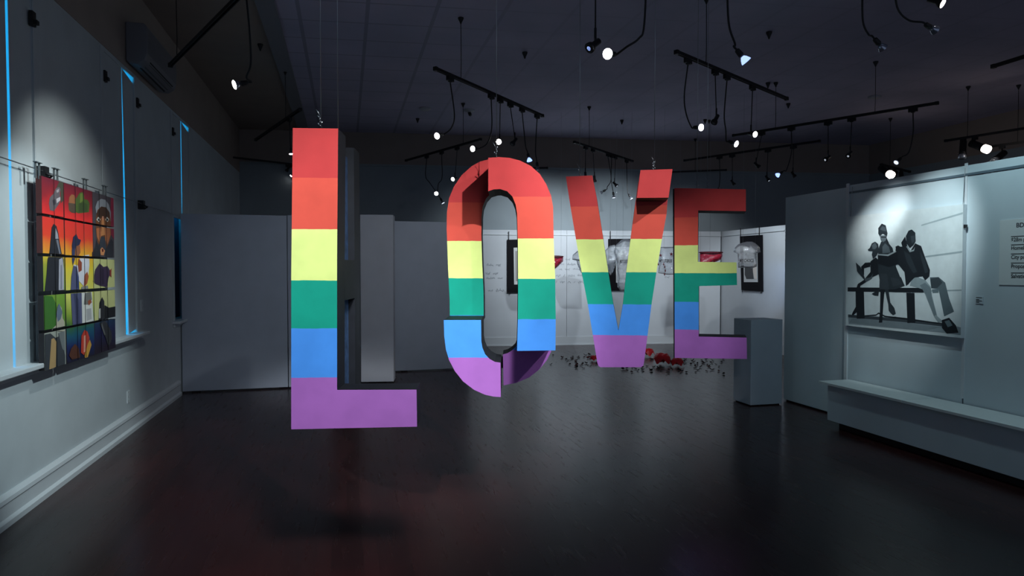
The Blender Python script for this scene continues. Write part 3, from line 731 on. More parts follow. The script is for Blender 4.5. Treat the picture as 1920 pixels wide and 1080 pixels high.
# black-and-white photograph on the right partition
XC = XB - 0.045
PNr = V((-1, 0, 0))
def ph(pts): return [(1560 + x / 4, 370 + y / 4) for x, y in pts]
gphoto = thing('photograph', onX(1700, 620, XC), 'large black-and-white photograph of bronze figures reading on a bench, on the right partition', 'photograph')
mb = MB()
a, b_ = onX(1588, 406, XC), onX(1806, 386, XC)
yA, yB, zT, zBo = a.y, b_.y, onX(1588, 406.5, XC).z, onX(1592, 611, XC).z
mb.prism([(XC, yA, zBo), (XC, yB, zBo), (XC, yB, zT), (XC, yA, zT)], (0.035, 0, 0), paint(205, 214, 216), mat('canvas_white', (0.55, 0.6, 0.62, 1), 0.7))
DK = (24, 30, 36); D2 = (40, 48, 54); MID = (96, 112, 118); LT = (150, 164, 168)
PH = [([(670, 205), (985, 110), (985, 124), (670, 216)], (160, 174, 178)), ([(700, 440), (1000, 398), (1000, 412), (700, 452)], (152, 166, 170)), ([(640, 700), (1005, 690), (1005, 700), (640, 712)], (150, 164, 168)),
      ([(120, 880), (560, 905), (830, 945), (1010, 985), (1014, 1040), (840, 1015), (125, 950)], (138, 150, 156)), ([(122, 878), (560, 915), (830, 950), (830, 968), (560, 938), (122, 900)], (60, 68, 74)),
      ([(150, 905), (560, 940), (820, 975), (700, 1000), (300, 960), (130, 940)], (120, 132, 138)),
      ([(245, 885), (330, 878), (350, 863), (400, 888), (560, 905), (740, 932), (825, 943), (825, 950), (740, 942), (560, 918), (400, 899), (350, 874), (330, 888), (245, 893)], DK),
      ([(750, 690), (800, 688), (800, 715), (755, 718)], MID),
      ([(118, 675), (700, 680), (690, 715), (118, 706)], DK), ([(185, 706), (240, 706), (246, 910), (186, 910)], DK), ([(558, 715), (620, 718), (626, 940), (566, 943)], DK),
      ([(735, 600), (800, 598), (850, 640), (880, 760), (916, 856), (842, 892), (800, 690), (745, 682)], (84, 98, 104)), ([(740, 610), (800, 600), (830, 640), (790, 680), (745, 680)], (54, 64, 70)),
      ([(585, 660), (600, 612), (640, 597), (700, 620), (742, 670), (752, 740), (790, 890), (832, 930), (800, 940), (770, 900), (700, 730), (680, 690)], (140, 154, 158)), ([(660, 660), (700, 640), (742, 680), (748, 740), (785, 880), (765, 890), (705, 730)], (108, 122, 128)),
      ([(825, 920), (880, 903), (930, 960), (950, 1015), (862, 1022), (825, 978)], DK), ([(845, 930), (880, 920), (905, 960), (870, 975)], MID),
      ([(520, 340), (550, 293), (562, 345), (572, 392), (530, 378)], DK),
      ([(555, 290), (575, 250), (600, 241), (626, 265), (629, 330), (612, 360), (585, 382), (560, 345)], (34, 42, 48)), ([(590, 290), (622, 285), (622, 330), (600, 345)], (58, 66, 72)),
      ([(515, 370), (570, 368), (590, 402), (625, 345), (670, 365), (700, 450), (736, 545), (732, 592), (700, 622), (680, 592), (620, 602), (572, 652), (556, 664), (545, 560), (500, 505), (470, 482), (480, 370), (500, 362)], (28, 34, 40)),
      ([(540, 400), (585, 430), (640, 560), (610, 570), (560, 480)], (44, 52, 58)), ([(660, 400), (700, 470), (725, 560), (700, 570), (672, 470)], (46, 54, 60)),
      ([(558, 370), (585, 412), (616, 402), (624, 370), (613, 392), (588, 400), (568, 362)], (150, 160, 164)),
      ([(270, 392), (285, 380), (300, 345), (325, 332), (348, 350), (355, 400), (335, 440), (310, 462), (300, 430), (305, 405), (275, 402)], D2), ([(300, 360), (325, 340), (340, 370), (325, 390), (305, 388)], (84, 94, 100)),
      ([(290, 480), (330, 450), (360, 480), (365, 570), (300, 600), (250, 640), (215, 662), (205, 720), (215, 880), (190, 860), (160, 885), (150, 878), (158, 860), (180, 820), (178, 700), (195, 650), (240, 620), (290, 560)], DK),
      ([(220, 520), (250, 490), (292, 488), (288, 520), (242, 532), (242, 585), (226, 565)], DK), ([(180, 488), (215, 520), (246, 600), (252, 628), (190, 556)], (46, 54, 60)), ([(245, 610), (290, 600), (310, 570), (300, 610), (255, 635)], (80, 90, 96)),
      ([(360, 560), (420, 560), (520, 600), (547, 662), (430, 692), (355, 692), (300, 722), (320, 736), (350, 738), (357, 680)], (34, 42, 48)),
      ([(370, 335), (405, 310), (432, 350), (456, 380), (466, 420), (482, 520), (522, 620), (547, 660), (480, 692), (420, 692), (368, 680), (350, 560), (345, 440), (355, 370)], (42, 50, 56)),
      ([(380, 370), (400, 345), (430, 372), (440, 415), (380, 420)], (88, 98, 104)), ([(410, 300), (430, 345), (420, 350), (405, 320)], DK),
      ([(365, 690), (398, 690), (387, 800), (379, 937), (354, 937), (362, 850)], DK), ([(398, 690), (425, 690), (440, 790), (470, 830), (480, 870), (460, 882), (428, 850), (424, 800)], (46, 54, 60)),
      ([(360, 570), (415, 575), (430, 690), (360, 690)], (52, 60, 66)), ([(440, 600), (500, 610), (530, 650), (460, 670)], (52, 60, 66)),
      ([(360, 285), (416, 285), (406, 322), (386, 337), (368, 322)], (92, 102, 108)), ([(370, 295), (410, 295), (408, 303), (372, 303)], DK), ([(350, 272), (350, 230), (375, 197), (405, 210), (419, 270), (415, 292), (385, 272), (360, 286)], (36, 44, 50)), ([(362, 240), (380, 215), (402, 225), (410, 255), (385, 250)], (66, 76, 82)),
      ([(345, 432), (420, 440), (490, 402), (502, 500), (428, 522), (350, 500)], (22, 28, 34)), ([(343, 424), (420, 428), (480, 402), (486, 408), (424, 441), (350, 434)], (150, 160, 164)), ([(478, 370), (500, 360), (512, 400), (488, 408)], DK)]
for k, (pts, col) in enumerate(PH):
    uv = [(q.y, q.z) for q in (onX(x, y, XC) for x, y in ph(pts))]
    cp = clip(uv, 0, 1, (yB + 0.002, zBo + 0.002), (yA - 0.002, zT - 0.002))
    if cp: decal(mb, [(XC - 0.0006 - k * 0.00008, y_, z_) for y_, z_ in cp], paint(*col), PNr)
mb.build('print', gphoto)
for yy in (yA - 0.03, yB + 0.02):
    mb = MB(); mb.tube([(XC + 0.02, yy, zT - 0.01), (XB - 0.012, yy, zr), (XB - 0.006, yy, ztop - 0.02)], 0.003, steel, 5); mb.build('hanging_wire', gphoto)
mb = MB(); mb.obox((XC + 0.02, yB - 0.008, 1.98), (0.012, 0, 0), (0, 0.008, 0), (0, 0, 0.015), black_metal); mb.build('clip', gphoto)

# poster with headlines, cut by the picture's right edge
XT = XB - 0.006
a = onX(1875, 413, XT); bt = onX(1875, 534, XT); yE = onX(1990, 413, XT).y
zt2, zb3 = onX(1876, 413, XT).z, bt.z
po = thing('poster', (XT, a.y, zb3), 'pale printed poster of headlines at the right edge, on the right partition', 'poster')
mb = MB(); mb.prism([(XT, a.y, zb3), (XT, yE, zb3), (XT, yE, zt2), (XT, a.y, zt2)], (0.005, 0, 0), mat('poster_paper', (0.62, 0.66, 0.66, 1), 0.7)); mb.build('paper', po)
RV = V((0, -1, 0)); UV = V((0, 0, 1))
def pt(x, y): q = onX(x, y, XT - 0.001); return V((XT - 0.001, q.y, q.z))
mb = MB(); text_into(mb, 'BDA', pt(1905, 426.5), RV, UV, 0.050, ink); mb.build('title', po)
for s_, y in (('$28m plan', 453), ('Homeless', 468.5), ('City puts', 485.5), ('Proposals', 502.5), ('Salvation', 521)):
    mb = MB(); text_into(mb, s_, pt(1895.5, y), RV, UV, 0.043, ink, squash=0.9); mb.build('headline', po)
    q = pt(1895.5, y - 8.5); mb = MB()
    mb.face([q, q + RV * 0.24, q + RV * 0.24 + UV * 0.006, q + UV * 0.006][::-1], ink); mb.build('subheading', po)
cl = thing('caption_label', pt(1836, 562), 'tiny white caption card right of the black-and-white photograph', 'label')
mb = MB(); q0, q1 = pt(1829, 569), pt(1843, 556)
mb.box((XT, q0.y, q0.z), (XT + 0.005, q1.y, q1.z), mat('caption_card', (0.52, 0.60, 0.64, 1), 0.6)); mb.build('card', cl)
for y, wd in ((557.8, 11), (561.5, 6), (564, 11), (566.5, 6)):
    mb = MB(); q = pt(1830, y); r_ = pt(1830 + wd, y); mb.box((XT - 0.001, q.y, q.z - 0.003), (XT, r_.y, q.z + 0.003), ink); mb.build('caption_line', cl)

# three black frames at the back
def frame(name, corners, P, N_, label, inner, rods=(), art=0):
    p = [P(*c) for c in corners]; N_ = V(N_)
    t = thing(name, p[0].lerp(p[1], 0.5), label, 'framed picture')
    mb = MB(); mb.prism(p, N_ * 0.03, frame_black); mb.build('frame', t)
    pi = [P(*c) - N_ * 0.003 for c in inner]
    mb = MB(); mb.prism(pi, N_ * 0.004, mat('mat_board', (0.6, 0.62, 0.62, 1), 0.6))
    c = sum(pi, V()) / 4
    if art == 1: decal(mb, [c + (q - c) * 0.82 - N_ * 0.002 for q in pi], mat('print_grey', (0.30, 0.29, 0.28, 1), 0.5), -N_)
    mb.build('mount', t)
    for x, y0, y1 in rods:
        mb = MB(); mb.tube([P(x, y0), P(x, y1)], 0.008, black_metal, 6); mb.build('hanging_rod', t)
    return t
PBK = bw(5, BO + 0.036)
PB = lambda x, y: onP(x, y, PBK, BWN)
frame('framed_picture', [(951, 548.5), (1010, 548), (1010, 448), (951, 449.5)], PB, BWN, 'black framed picture on the back wall, seen through the opening of the O', [(964, 533.5), (997, 533), (997, 463.5), (963, 464.5)], ((954, 434, 450), (956, 548, 552)), 1)
frame('framed_picture', [(1141, 545), (1200, 545), (1200, 447.5), (1141, 448)], PB, BWN, 'black framed picture on the back wall between the arms of the V', [(1155, 530), (1187, 530), (1187, 463), (1155, 463)], ((1144.5, 433, 449),), 1)
PS = lambda x, y: onX(x, y, SX - 0.036)
ft = frame('framed_picture', [(1390, 544), (1429, 546.5), (1428, 440.5), (1387, 443)], PS, (1, 0, 0), 'tall black framed picture on the side wall right of the E', [(1395, 529), (1421, 529), (1420, 462), (1394, 463)], ((1388.5, 428, 444), (1423.5, 424, 442), (1392, 543, 548), (1427, 545, 550)))
mb = MB(); decal(mb, [PS(x, y) - V((0.008, 0, 0)) for x, y in ((1397, 500), (1412, 500), (1412.5, 510), (1414, 523), (1400, 523), (1397, 515))], mat('print_dark', (0.05, 0.05, 0.055, 1), 0.5), PNr)
decal(mb, [PS(x, y) - V((0.008, 0, 0)) for x, y in ((1412, 500), (1419, 480), (1419.5, 524), (1416, 523), (1412.5, 510))], mat('print_skin', (0.75, 0.68, 0.62, 1), 0.5), PNr)
mb.build('picture', ft)

# ------------------------------------------------------------------ clear and red plastic garments hanging in front of the boards
def plastic(name, col, alpha, rough=0.08):
    m = bpy.data.materials.new(name); m.use_nodes = True
    N, L = nt(m); out = N['Material Output']; N.remove(N['Principled BSDF'])
    tr = N.new('ShaderNodeBsdfTransparent'); tr.inputs[0].default_value = (0.94, 0.95, 0.96, 1)
    gl = N.new('ShaderNodeBsdfGlossy'); gl.inputs[0].default_value = (0.9, 0.95, 1, 1); gl.inputs['Roughness'].default_value = rough
    df = N.new('ShaderNodeBsdfDiffuse'); df.inputs[0].default_value = col
    m1 = N.new('ShaderNodeMixShader'); m1.inputs[0].default_value = alpha; L.new(tr.outputs[0], m1.inputs[1]); L.new(df.outputs[0], m1.inputs[2])
    lw = N.new('ShaderNodeLayerWeight'); lw.inputs[0].default_value = 0.35
    ma = N.new('ShaderNodeMath'); ma.operation = 'MULTIPLY_ADD'; ma.inputs[1].default_value = 0.5; ma.inputs[2].default_value = 0.14; L.new(lw.outputs['Fresnel'], ma.inputs[0])
    m2 = N.new('ShaderNodeMixShader'); L.new(ma.outputs[0], m2.inputs[0]); L.new(m1.outputs[0], m2.inputs[1]); L.new(gl.outputs[0], m2.inputs[2])
    tc = N.new('ShaderNodeTexCoord'); nz = N.new('ShaderNodeTexNoise'); nz.inputs['Scale'].default_value = 14; nz.inputs['Detail'].default_value = 3
    L.new(tc.outputs['Object'], nz.inputs['Vector']); bp = N.new('ShaderNodeBump'); bp.inputs['Strength'].default_value = 0.7; bp.inputs['Distance'].default_value = 0.05
    L.new(nz.outputs['Fac'], bp.inputs['Height']); L.new(bp.outputs[0], gl.inputs['Normal'])
    L.new(m2.outputs[0], out.inputs['Surface'])
    MATS[name] = m; return m
clear = plastic('clear_plastic', (0.85, 0.90, 0.95, 1), 0.30)
redp = plastic('red_plastic', (0.85, 0.03, 0.09, 1), 0.88, 0.2)
darkred = mat('dark_red', (0.10, 0.006, 0.012, 1), 0.4)
def puffy(mb, pts, c, n, depth, m, seed=0):
    # a crinkled, blown-up shell over a closed outline (front and back skins)
    c = V(c); pts = [V(p) for p in pts]; n = V(n)
    dense = []
    for i in range(len(pts)):
        a, b = pts[i], pts[(i + 1) % len(pts)]
        k = max(1, int((b - a).length / 0.04))
        dense += [a.lerp(b, j / k) for j in range(k)]
    rings = (1.0, 0.95, 0.84, 0.68, 0.48, 0.26, 0.08); N_ = len(dense)
    for sg in (1, -1):
        vs = []; fs = []
        for s_ in rings:
            for p in dense:
                q = c + (p - c) * s_
                d = depth * math.sqrt(max(0, 1 - s_ * s_))
                q = q - n * (sg * d * (0.8 + 0.5 * noise.noise(q * 9 + V((seed, 0, sg)))))
                vs.append(q)
        for j in range(len(rings) - 1):
            for i in range(N_):
                i2 = (i + 1) % N_
                f = [j * N_ + i, j * N_ + i2, (j + 1) * N_ + i2, (j + 1) * N_ + i]
                fs.append(f if sg > 0 else f[::-1])
        fs.append([(len(rings) - 1) * N_ + i for i in range(N_)])
        mb.idx(vs, fs, m, True)
def garment(name, px, D, depth, m, label, cat, cpx, text=None, wires=(), group=None, seed=1, tsize=0.06):
    P = lambda x, y, o=0: atD(x, y, D + o)
    t = thing(name, P(*cpx), label, cat, group)
    mb = MB(); puffy(mb, [P(*q) for q in px], P(*cpx), F0, depth, m, seed); mb.build('shell', t)
    for x, y in wires:
        p = P(x, y); mb = MB(); mb.tube([p, V((p.x, p.y, H))], 0.0012, steel, 4); mb.build('thread', t)
    for s_, x, y in text or ():
        mb = MB(); text_into(mb, s_, P(x, y, -depth * 1.4), RT, V((0, 0, 1)), tsize, ink, squash=0.56); mb.build('lettering', t)
    return t
G = 'see-through plastic garments at the back'
garment('plastic_shirt', [(1392, 455), (1400, 453), (1410, 453), (1416, 456), (1424, 463), (1426, 473), (1419, 475), (1419, 500), (1411, 503), (1398, 502), (1384, 502), (1383, 476), (1375, 472), (1378, 464), (1384, 458)], 11.0, 0.12, clear,
        'clear plastic T-shirt reading MY CHOICE, right of the E', 'plastic shirt', (1401, 476), (('MY CHOICE', 1387, 491.5),), ((1393, 455), (1416, 456)), G, 1, 0.076)
garment('plastic_shirt', [(1082, 471), (1096, 466), (1120, 470), (1121, 512), (1090, 512), (1084, 500), (1080, 486), (1073, 487), (1074, 478)], 12.6, 0.10, clear,
        'clear plastic shirt mostly hidden behind the left stroke of the V', 'plastic shirt', (1100, 490), None, ((1090, 470), (1112, 470)), G, 2)
garment('plastic_suit', [(1165, 450), (1172, 447.5), (1181, 449), (1190, 454), (1196, 480), (1190, 520), (1180, 545), (1164, 546), (1158, 538), (1157, 510), (1155, 490), (1151, 472), (1154, 460)], 12.2, 0.13, clear,
        'tall clear plastic body suit with the word MY, between the arms of the V', 'plastic suit', (1172, 490), (('MY LIFE', 1162, 492.5),), ((1168, 449), (1184, 450)), G, 3, 0.076)
garment('plastic_sleeves', [(1143, 461), (1152, 459), (1160, 470), (1156, 490), (1150, 508), (1145, 517), (1141, 508), (1136, 490), (1134, 470)], 13.3, 0.09, clear,
        'short clear plastic top behind the tall plastic suit, inside the V', 'plastic top', (1147, 482), None, ((1144, 461), (1156, 466)), G, 4)
gt = garment('plastic_briefs', [(1239, 463), (1262, 463), (1282, 462), (1284, 480), (1280, 500), (1266, 515), (1250, 515), (1234, 512), (1236, 485)], 12.0, 0.10, clear,
        'clear plastic garment with dark red stars and drops, between the V and the E', 'plastic garment', (1258, 488), (('MY UTERUS', 1236, 492),), ((1245, 463), (1275, 463)), G, 5, 0.078)
def star(mb, x, y, r, D, m):
    pts = []
    for k in range(10):
        a = math.pi / 2 + k * math.pi / 5; rr = r if k % 2 == 0 else r * 0.42
        pts.append(atD(x + rr * math.cos(a), y - rr * math.sin(a), D))
    mb.prism(pts, F0 * 0.01, m)
mb = MB(); star(mb, 1238.5, 479, 3.6, 11.85, darkred); mb.build('star', gt)
mb = MB(); star(mb, 1259, 476.5, 3.8, 11.85, darkred); mb.build('star', gt)
for x, y, l_ in ((1244.5, 495, 4), (1246.5, 500, 4), (1247.5, 507, 3.6), (1246, 514, 4.4), (1234.5, 495, 3.5)):
    p = atD(x, y, 11.84); mb = MB(); mb.lathe(p + V((0, 0, 0.03)), (0, 0, -1), [(0, 0.002), (0.02, 0.008), (0.04, 0.013), (0.052, 0.009), (0.056, 0.001)], darkred, 8); mb.build('drop', gt)
def bowl(px_out, D, label, cx, seed, wires):
    # a red plastic brief hung open like a bowl
    P = lambda x, y, o=0: atD(x, y, D + o)
    t = thing('plastic_briefs', P(*cx), label, 'plastic briefs', 'red plastic briefs at the back')
    mb = MB(); puffy(mb, [P(*q) for q in px_out], P(*cx), F0, 0.10, redp, seed); mb.build('shell', t)
    xs = [q[0] for q in px_out]; x0, x1 = min(xs), max(xs); yt = min(q[1] for q in px_out) + 1
    rim = [P(x0 + (x1 - x0) * (0.5 - 0.5 * math.cos(a)), yt + 1.2 * math.sin(a), -0.10 * math.sin(a)) for a in [2 * math.pi * k / 24 for k in range(25)]]
    mb = MB(); mb.tube(rim, 0.009, darkred, 6); mb.build('waistband', t)
    for x, y in wires:
        p = P(x, y); mb = MB(); mb.tube([p, V((p.x, p.y, H))], 0.0012, steel, 4); mb.build('thread', t)
bowl([(1020, 481), (1040, 480), (1056, 480.5), (1056, 490), (1046, 500), (1040, 505), (1028, 505), (1022, 495)], 12.3, 'red plastic briefs poking out right of the O', (1040, 490), 6, ((1052, 481),))
bowl([(1311, 477), (1314, 473), (1330, 472.5), (1345, 472.5), (1353, 474), (1355, 479), (1352, 486), (1345, 490), (1335, 494), (1322, 496), (1312, 497)], 11.6, 'red plastic briefs above the middle arm of the E', (1331, 483), 7, ((1331, 473), (1313, 474)))

# red shapes and dark petals scattered on the floor
redc = mat('red_cloth', (0.85, 0.02, 0.03, 1), 0.45, bump=0.3, scale=30)
for k, (x, y, r_, lab) in enumerate(((1241, 684, 0.14, 'larger crumpled red flower shape on the floor right of the V'), (1270, 687, 0.10, 'crumpled red flower shape on the floor nearest the E'),
                               (1215, 669, 0.11, 'red flower shape on the floor at the right edge of the V'), (1114, 677, 0.07, 'red flower shape on the floor at the left edge of the V'))):
    p = onZ(x, y); t = thing('flower', p, lab, 'flower', 'red flower shapes on the floor')
    for j in range(5):
        mb = MB(); a0 = j * 1.256 + k; n_ = 7; vs = []; fs = []
        for i in range(n_):
            u = i / (n_ - 1)
            for jj in range(5):
                s_ = (jj - 2) / 2
                ww = r_ * 0.75 * math.sin(math.pi * min(0.97, u * 0.85 + 0.12)) * s_
                rr = r_ * (0.1 + 1.1 * u); hh = r_ * (0.4 + 1.9 * math.sin(math.pi * u * 0.8)) * (1 - 0.3 * s_ * s_) * (1.0 if u < 0.99 else 0.6) + 0.012 * noise.noise(V((u * 4, s_ * 3, k * 7 + j)))
                vs.append(p + V((math.cos(a0) * rr - math.sin(a0) * ww, math.sin(a0) * rr + math.cos(a0) * ww, max(0.003, hh * (1 - 0.75 * u) + 0.004))))
        for i in range(n_ - 1):
            for jj in range(4): fs.append([i * 5 + jj, i * 5 + jj + 1, (i + 1) * 5 + jj + 1, (i + 1) * 5 + jj])
        mb.idx(vs, fs, redc, True); mb.build('petal', t)
petal_m = [mat('petal_dark', (0.035, 0.006, 0.008, 1), 0.5), mat('petal_red', (0.12, 0.010, 0.014, 1), 0.5), mat('petal_black', (0.012, 0.008, 0.010, 1), 0.5)]
protos = []
for k in range(3):
    mb = MB(); vs = []; fs = []
    for i in range(6):
        u = i / 5; wdt = 0.03 * math.sin(math.pi * (0.06 + 0.9 * u)) ** 0.7
        for j in (-1, 0, 1): vs.append(V((u * 0.085 - 0.042, j * wdt, 0.004 + (0.016 + 0.006 * k) * (u - 0.4) ** 2 * 4 + 0.012 * j * j)))
    for i in range(5):
        for j in range(2): fs.append([i * 3 + j, i * 3 + j + 1, (i + 1) * 3 + j + 1, (i + 1) * 3 + j])
    mb.idx(vs, fs, petal_m[k], True); protos.append(mb)
seeds = [(1037, 667), (1054, 671), (1033, 684), (1065, 676), (1068, 684), (1073, 672), (1079, 687), (1102, 685), (1107, 687), (1105, 666), (1110, 669), (1168, 693), (1172, 696), (1222, 698), (1204, 690), (1205, 694), (1226, 689), (1185, 690), (1191, 692), (1198, 693)]
flowers = [onZ(x, y) for x, y in ((1241, 684), (1270, 687), (1215, 669), (1114, 677))]
rr = random.Random(3); spots = []
def free(x, y):
    p = onZ(x, y)
    return all((p - onZ(*q)).length > 0.105 for q in spots) and all((p - f).length > 0.30 for f in flowers)
for q in seeds:
    if free(*q): spots.append(q)
tries = 0
while len(spots) < 105 and tries < 5000:
    tries += 1
    u = rr.random()
    if u < 0.34: x, y = rr.gauss(1094, 15), rr.gauss(677, 5)
    elif u < 0.88: x, y = rr.gauss(1288, 36), rr.gauss(685, 7)
    else: x, y = rr.uniform(1170, 1240), rr.uniform(690, 697)
    if 1050 < x < 1362 and 662 < y < 702 and not (1128 < x < 1204 and y < 688) and free(x, y): spots.append((x, y))
bases = []
for k in range(3):
    b0 = protos[k].build('petal'); bases.append(b0)
for i, (x, y) in enumerate(spots):
    o = bases[i % 3] if i < 3 else bases[rr.choice((0, 0, 1, 2))].copy()
    if i >= 3: COL.objects.link(o)
    o.location = onZ(x, y, 0.001); s_ = rr.uniform(0.55, 0.95); o.scale = (s_, s_, s_)
    o.rotation_euler = (0, 0, rr.uniform(0, 6.28))
    tag(o, 'small dark petal scattered on the floor below the V and the E', 'petal', 'petals scattered on the floor')

# ------------------------------------------------------------------ lighting tracks hung from the ceiling and their lamps
TZ = 3.79
TD = {}
def track(key, a, b, label, hangers=(), z=TZ, pts=None, endcap=True):
    A, B = (onZ(a[0], a[1], z), onZ(b[0], b[1], z)) if pts is None else (V(pts[0]), V(pts[1]))
    d = (B - A).normalized(); n = V((-d.y, d.x, 0)); TD[key] = (A, B, d)
    t = thing('lighting_track', A.lerp(B, 0.5), label, 'lighting track', 'black lighting tracks hung from the ceiling')
    c = A.lerp(B, 0.5); L_ = (B - A).length / 2
    mb = MB()
    mb.obox(c + V((0, 0, 0.016)), d * L_, n * 0.018, (0, 0, 0.004), black_metal)
    for sg in (-1, 1): mb.obox(c + n * (0.0145 * sg) + V((0, 0, 0.000)), d * L_, n * 0.0035, (0, 0, 0.014), black_metal)
    mb.build('rail', t)
    for q, sg in ((A, -1), (B, 1)):
        mb = MB(); mb.obox(q + d * (0.012 * sg) + V((0, 0, 0.002)), d * 0.02, n * 0.021, (0, 0, 0.021), black_metal); mb.build('end_cap', t)
    for u in hangers:
        p = A.lerp(B, u)
        mb = MB(); mb.tube([p + V((0, 0, 0.018)), p + V((0.004, 0, 0.2)), V((p.x, p.y, H - 0.03))], 0.0042, black_rubber, 6); mb.build('hanging_cable', t)
        mb = MB(); mb.lathe((p.x, p.y, H), (0, 0, -1), [(0, 0.034), (0.012, 0.034), (0.05, 0.014), (0.07, 0.007)], black_metal, 12); mb.build('ceiling_cup', t)
    return t
def on_track(key, x):
    # point of the track whose picture column is x
    A, B, d = TD[key]; lo, hi = -0.6, 1.6
    col = lambda p: (p - EYE).dot(RT) / (p - EYE).dot(FW) * FPX + 960
    inc = col(A.lerp(B, 1)) > col(A.lerp(B, 0))
    for _ in range(40):
        m_ = (lo + hi) / 2
        if (col(A.lerp(B, m_)) < x) == inc: lo = m_
        else: hi = m_
    return A.lerp(B, lo)
def adapter(t, p, d, big=1.0):
    n = V((-d.y, d.x, 0))
    mb = MB(); mb.obox(p + V((0, 0, -0.0395)), d * 0.055 * big, n * 0.017, (0, 0, 0.024), black_metal)
    mb.obox(p + V((0, 0, -0.064)), d * 0.020, n * 0.014, (0, 0, 0.010), black_metal); mb.build('adapter', t)
def head(t, p, d, state, cylinder=False, size=1.0):
    # p is the centre of the front lens, d the aim
    d = d.normalized(); s = size
    if cylinder:
        mb = MB(); mb.lathe(p - d * 0.115 * s, d, [(0, 0.012 * s), (0.004 * s, 0.021 * s), (0.07 * s, 0.022 * s), (0.085 * s, 0.034 * s), (0.112 * s, 0.038 * s), (0.115 * s, 0.034 * s)], black_metal, 14); mb.build('lamp_head', t)
    else:
        mb = MB(); mb.lathe(p - d * 0.115 * s, d, [(0, 0.008 * s), (0.01 * s, 0.018 * s), (0.055 * s, 0.021 * s), (0.062 * s, 0.017 * s)], black_rubber, 12); mb.build('socket', t)
    gm = blue_lens if state == 'blue' else mat('reflector_glass', (0.35, 0.38, 0.45, 1), 0.12, 0.7)
    mb = MB(); prof = [(0, 0.012 * s), (0.015 * s, 0.024 * s), (0.034 * s, 0.033 * s), (0.045 * s, 0.0365 * s)]
    if not cylinder or state == 'lit': mb.lathe(p - d * 0.047 * s, d, prof, gm, 16, True, False)
    lm = {'lit': lit_lens, 'warm': warm_lens, 'blue': blue_lens, 'glow': glint_lens}.get(state, dim_lens)
    k = [(0, 0.0355 * s), (0.003 * s, 0.033 * s), (0.005 * s, 0.018 * s)] if state in ('lit', 'warm') else [(0, 0.031 * s), (0.002 * s, 0.015 * s)]
    mb.lathe(p - d * 0.002, d, k, lm, 16); mb.build('bulb', t)
def aim_dir(dx, dy, toward):
    return RT * dx - UP * dy - F0 * toward
def lamp(key, xa, path, bulb, aim, state, label, kind='goose', light=None, size=1.0):
    A = on_track(key, xa); d = TD[key][2]; n_ = 'gooseneck_lamp' if kind == 'goose' else 'track_spotlight'
    t = thing(n_, A + V((0, 0, -0.02)), label, 'track lamp', 'track lamps under the ceiling')
    adapter(t, A, d)
    P = lambda x, y: onP(x, y, A, F0)
    b = P(*bulb); D_ = aim_dir(*aim).normalized()
    start = A + V((0, 0, -0.07))
    if kind == 'goose':
        end = b - D_ * 0.112 * size
        pts = smooth([start] + [P(*q) for q in path] + [end - D_ * 0.03, end])
        mb = MB(); mb.tube(pts, 0.0072, black_rubber, 8); mb.build('gooseneck', t)
        head(t, b, D_, state, False, size)
    else:
        mid = b - D_ * 0.072 * size
        top = V((start.x, start.y, start.z)); bot = mid + V((0, 0, 0.035))
        mb = MB(); mb.tube([top, bot], 0.0055, black_metal, 8); mb.tube([bot + V((0, 0, 0.07)), bot], 0.0095, black_metal, 8); mb.build('rod', t)
        mb = MB(); mb.obox(bot + V((0, 0, -0.016)), RT * 0.007, F0 * 0.012, (0, 0, 0.022), black_metal); mb.build('swivel', t)
        head(t, b, D_, state, True, size)
    if light:
        tgt, pw, ang = light
        spot(b + D_ * 0.03, tgt, pw, ang, 0.7)
    return t

track('T1', (818, 130), (1016, 217), 'black lighting track hung above the letter O', (0.19,))
track('T2', (762, 301), (900, 262), 'black lighting track slanting up behind the left shoulder of the O', (0.80,))
track('T3', (759, 320), (1025, 315), 'level black lighting track passing behind the top of the O', ())
track('T4', (1078, 267), (1185, 302), 'short black lighting track crowded with lamps, above the middle of the V', (0.22,))
track('T5', (1112, 328), (1360, 319), 'level black lighting track passing behind the tops of the V', (0.78,))
track('T6', (1270, 99), (1474, 185), 'black lighting track high above the gap between the V and the E', (0.22,))
track('T7', (1377, 254), (1755, 194), 'longest black lighting track, rising to the right above the E', (0.24, 0.74))
track('T8', (1285, 301), (1535, 265), 'black lighting track just above the top arm of the E', (0.2,))
track('T9', (1653, 309), (1705, 322), 'small lighting track peeping over the top of the right partition', (0.28,), 3.58)
track('T10', (1775, 264), (1990, 230), 'lighting track above the right partition with the big lit spotlight', (0.2,), 3.7)
track('T11', (1857, 275), (1990, 257), 'lighting track lowest at the right edge, just above the partition', (0.4,), 3.6)
track('T12', (1865, 124), (1990, 85), 'bare lighting track end at the upper right edge', (0.9,))
track('T13', (320, 122), (478, -36), 'thick near lighting track at upper left by the air conditioner', (0.1,))
track('T14', (480, 262), (562, 206), 'black lighting track slanting up to the left of the top of the L', (0.72,))
track('T15', (433, 295), (600, 314), 'far lighting track passing behind the top of the L', ())
track('T16', (1040, -95), (1224, -112), 'lighting track above the picture over the O and V', (0.3,))
track('T17', (1335, -84), (1450, -78), 'lighting track above the picture over the E', (0.7,))
track('T18', (1570, -28), (1860, -52), 'lighting track above the picture at upper right', (0.15,))

g, r_ = 'goose', 'rod'
BKL = bw(3.4, BO, 1.5); BKM = bw(5.2, BO, 1.7); BKR = bw(7.0, BO, 1.5)
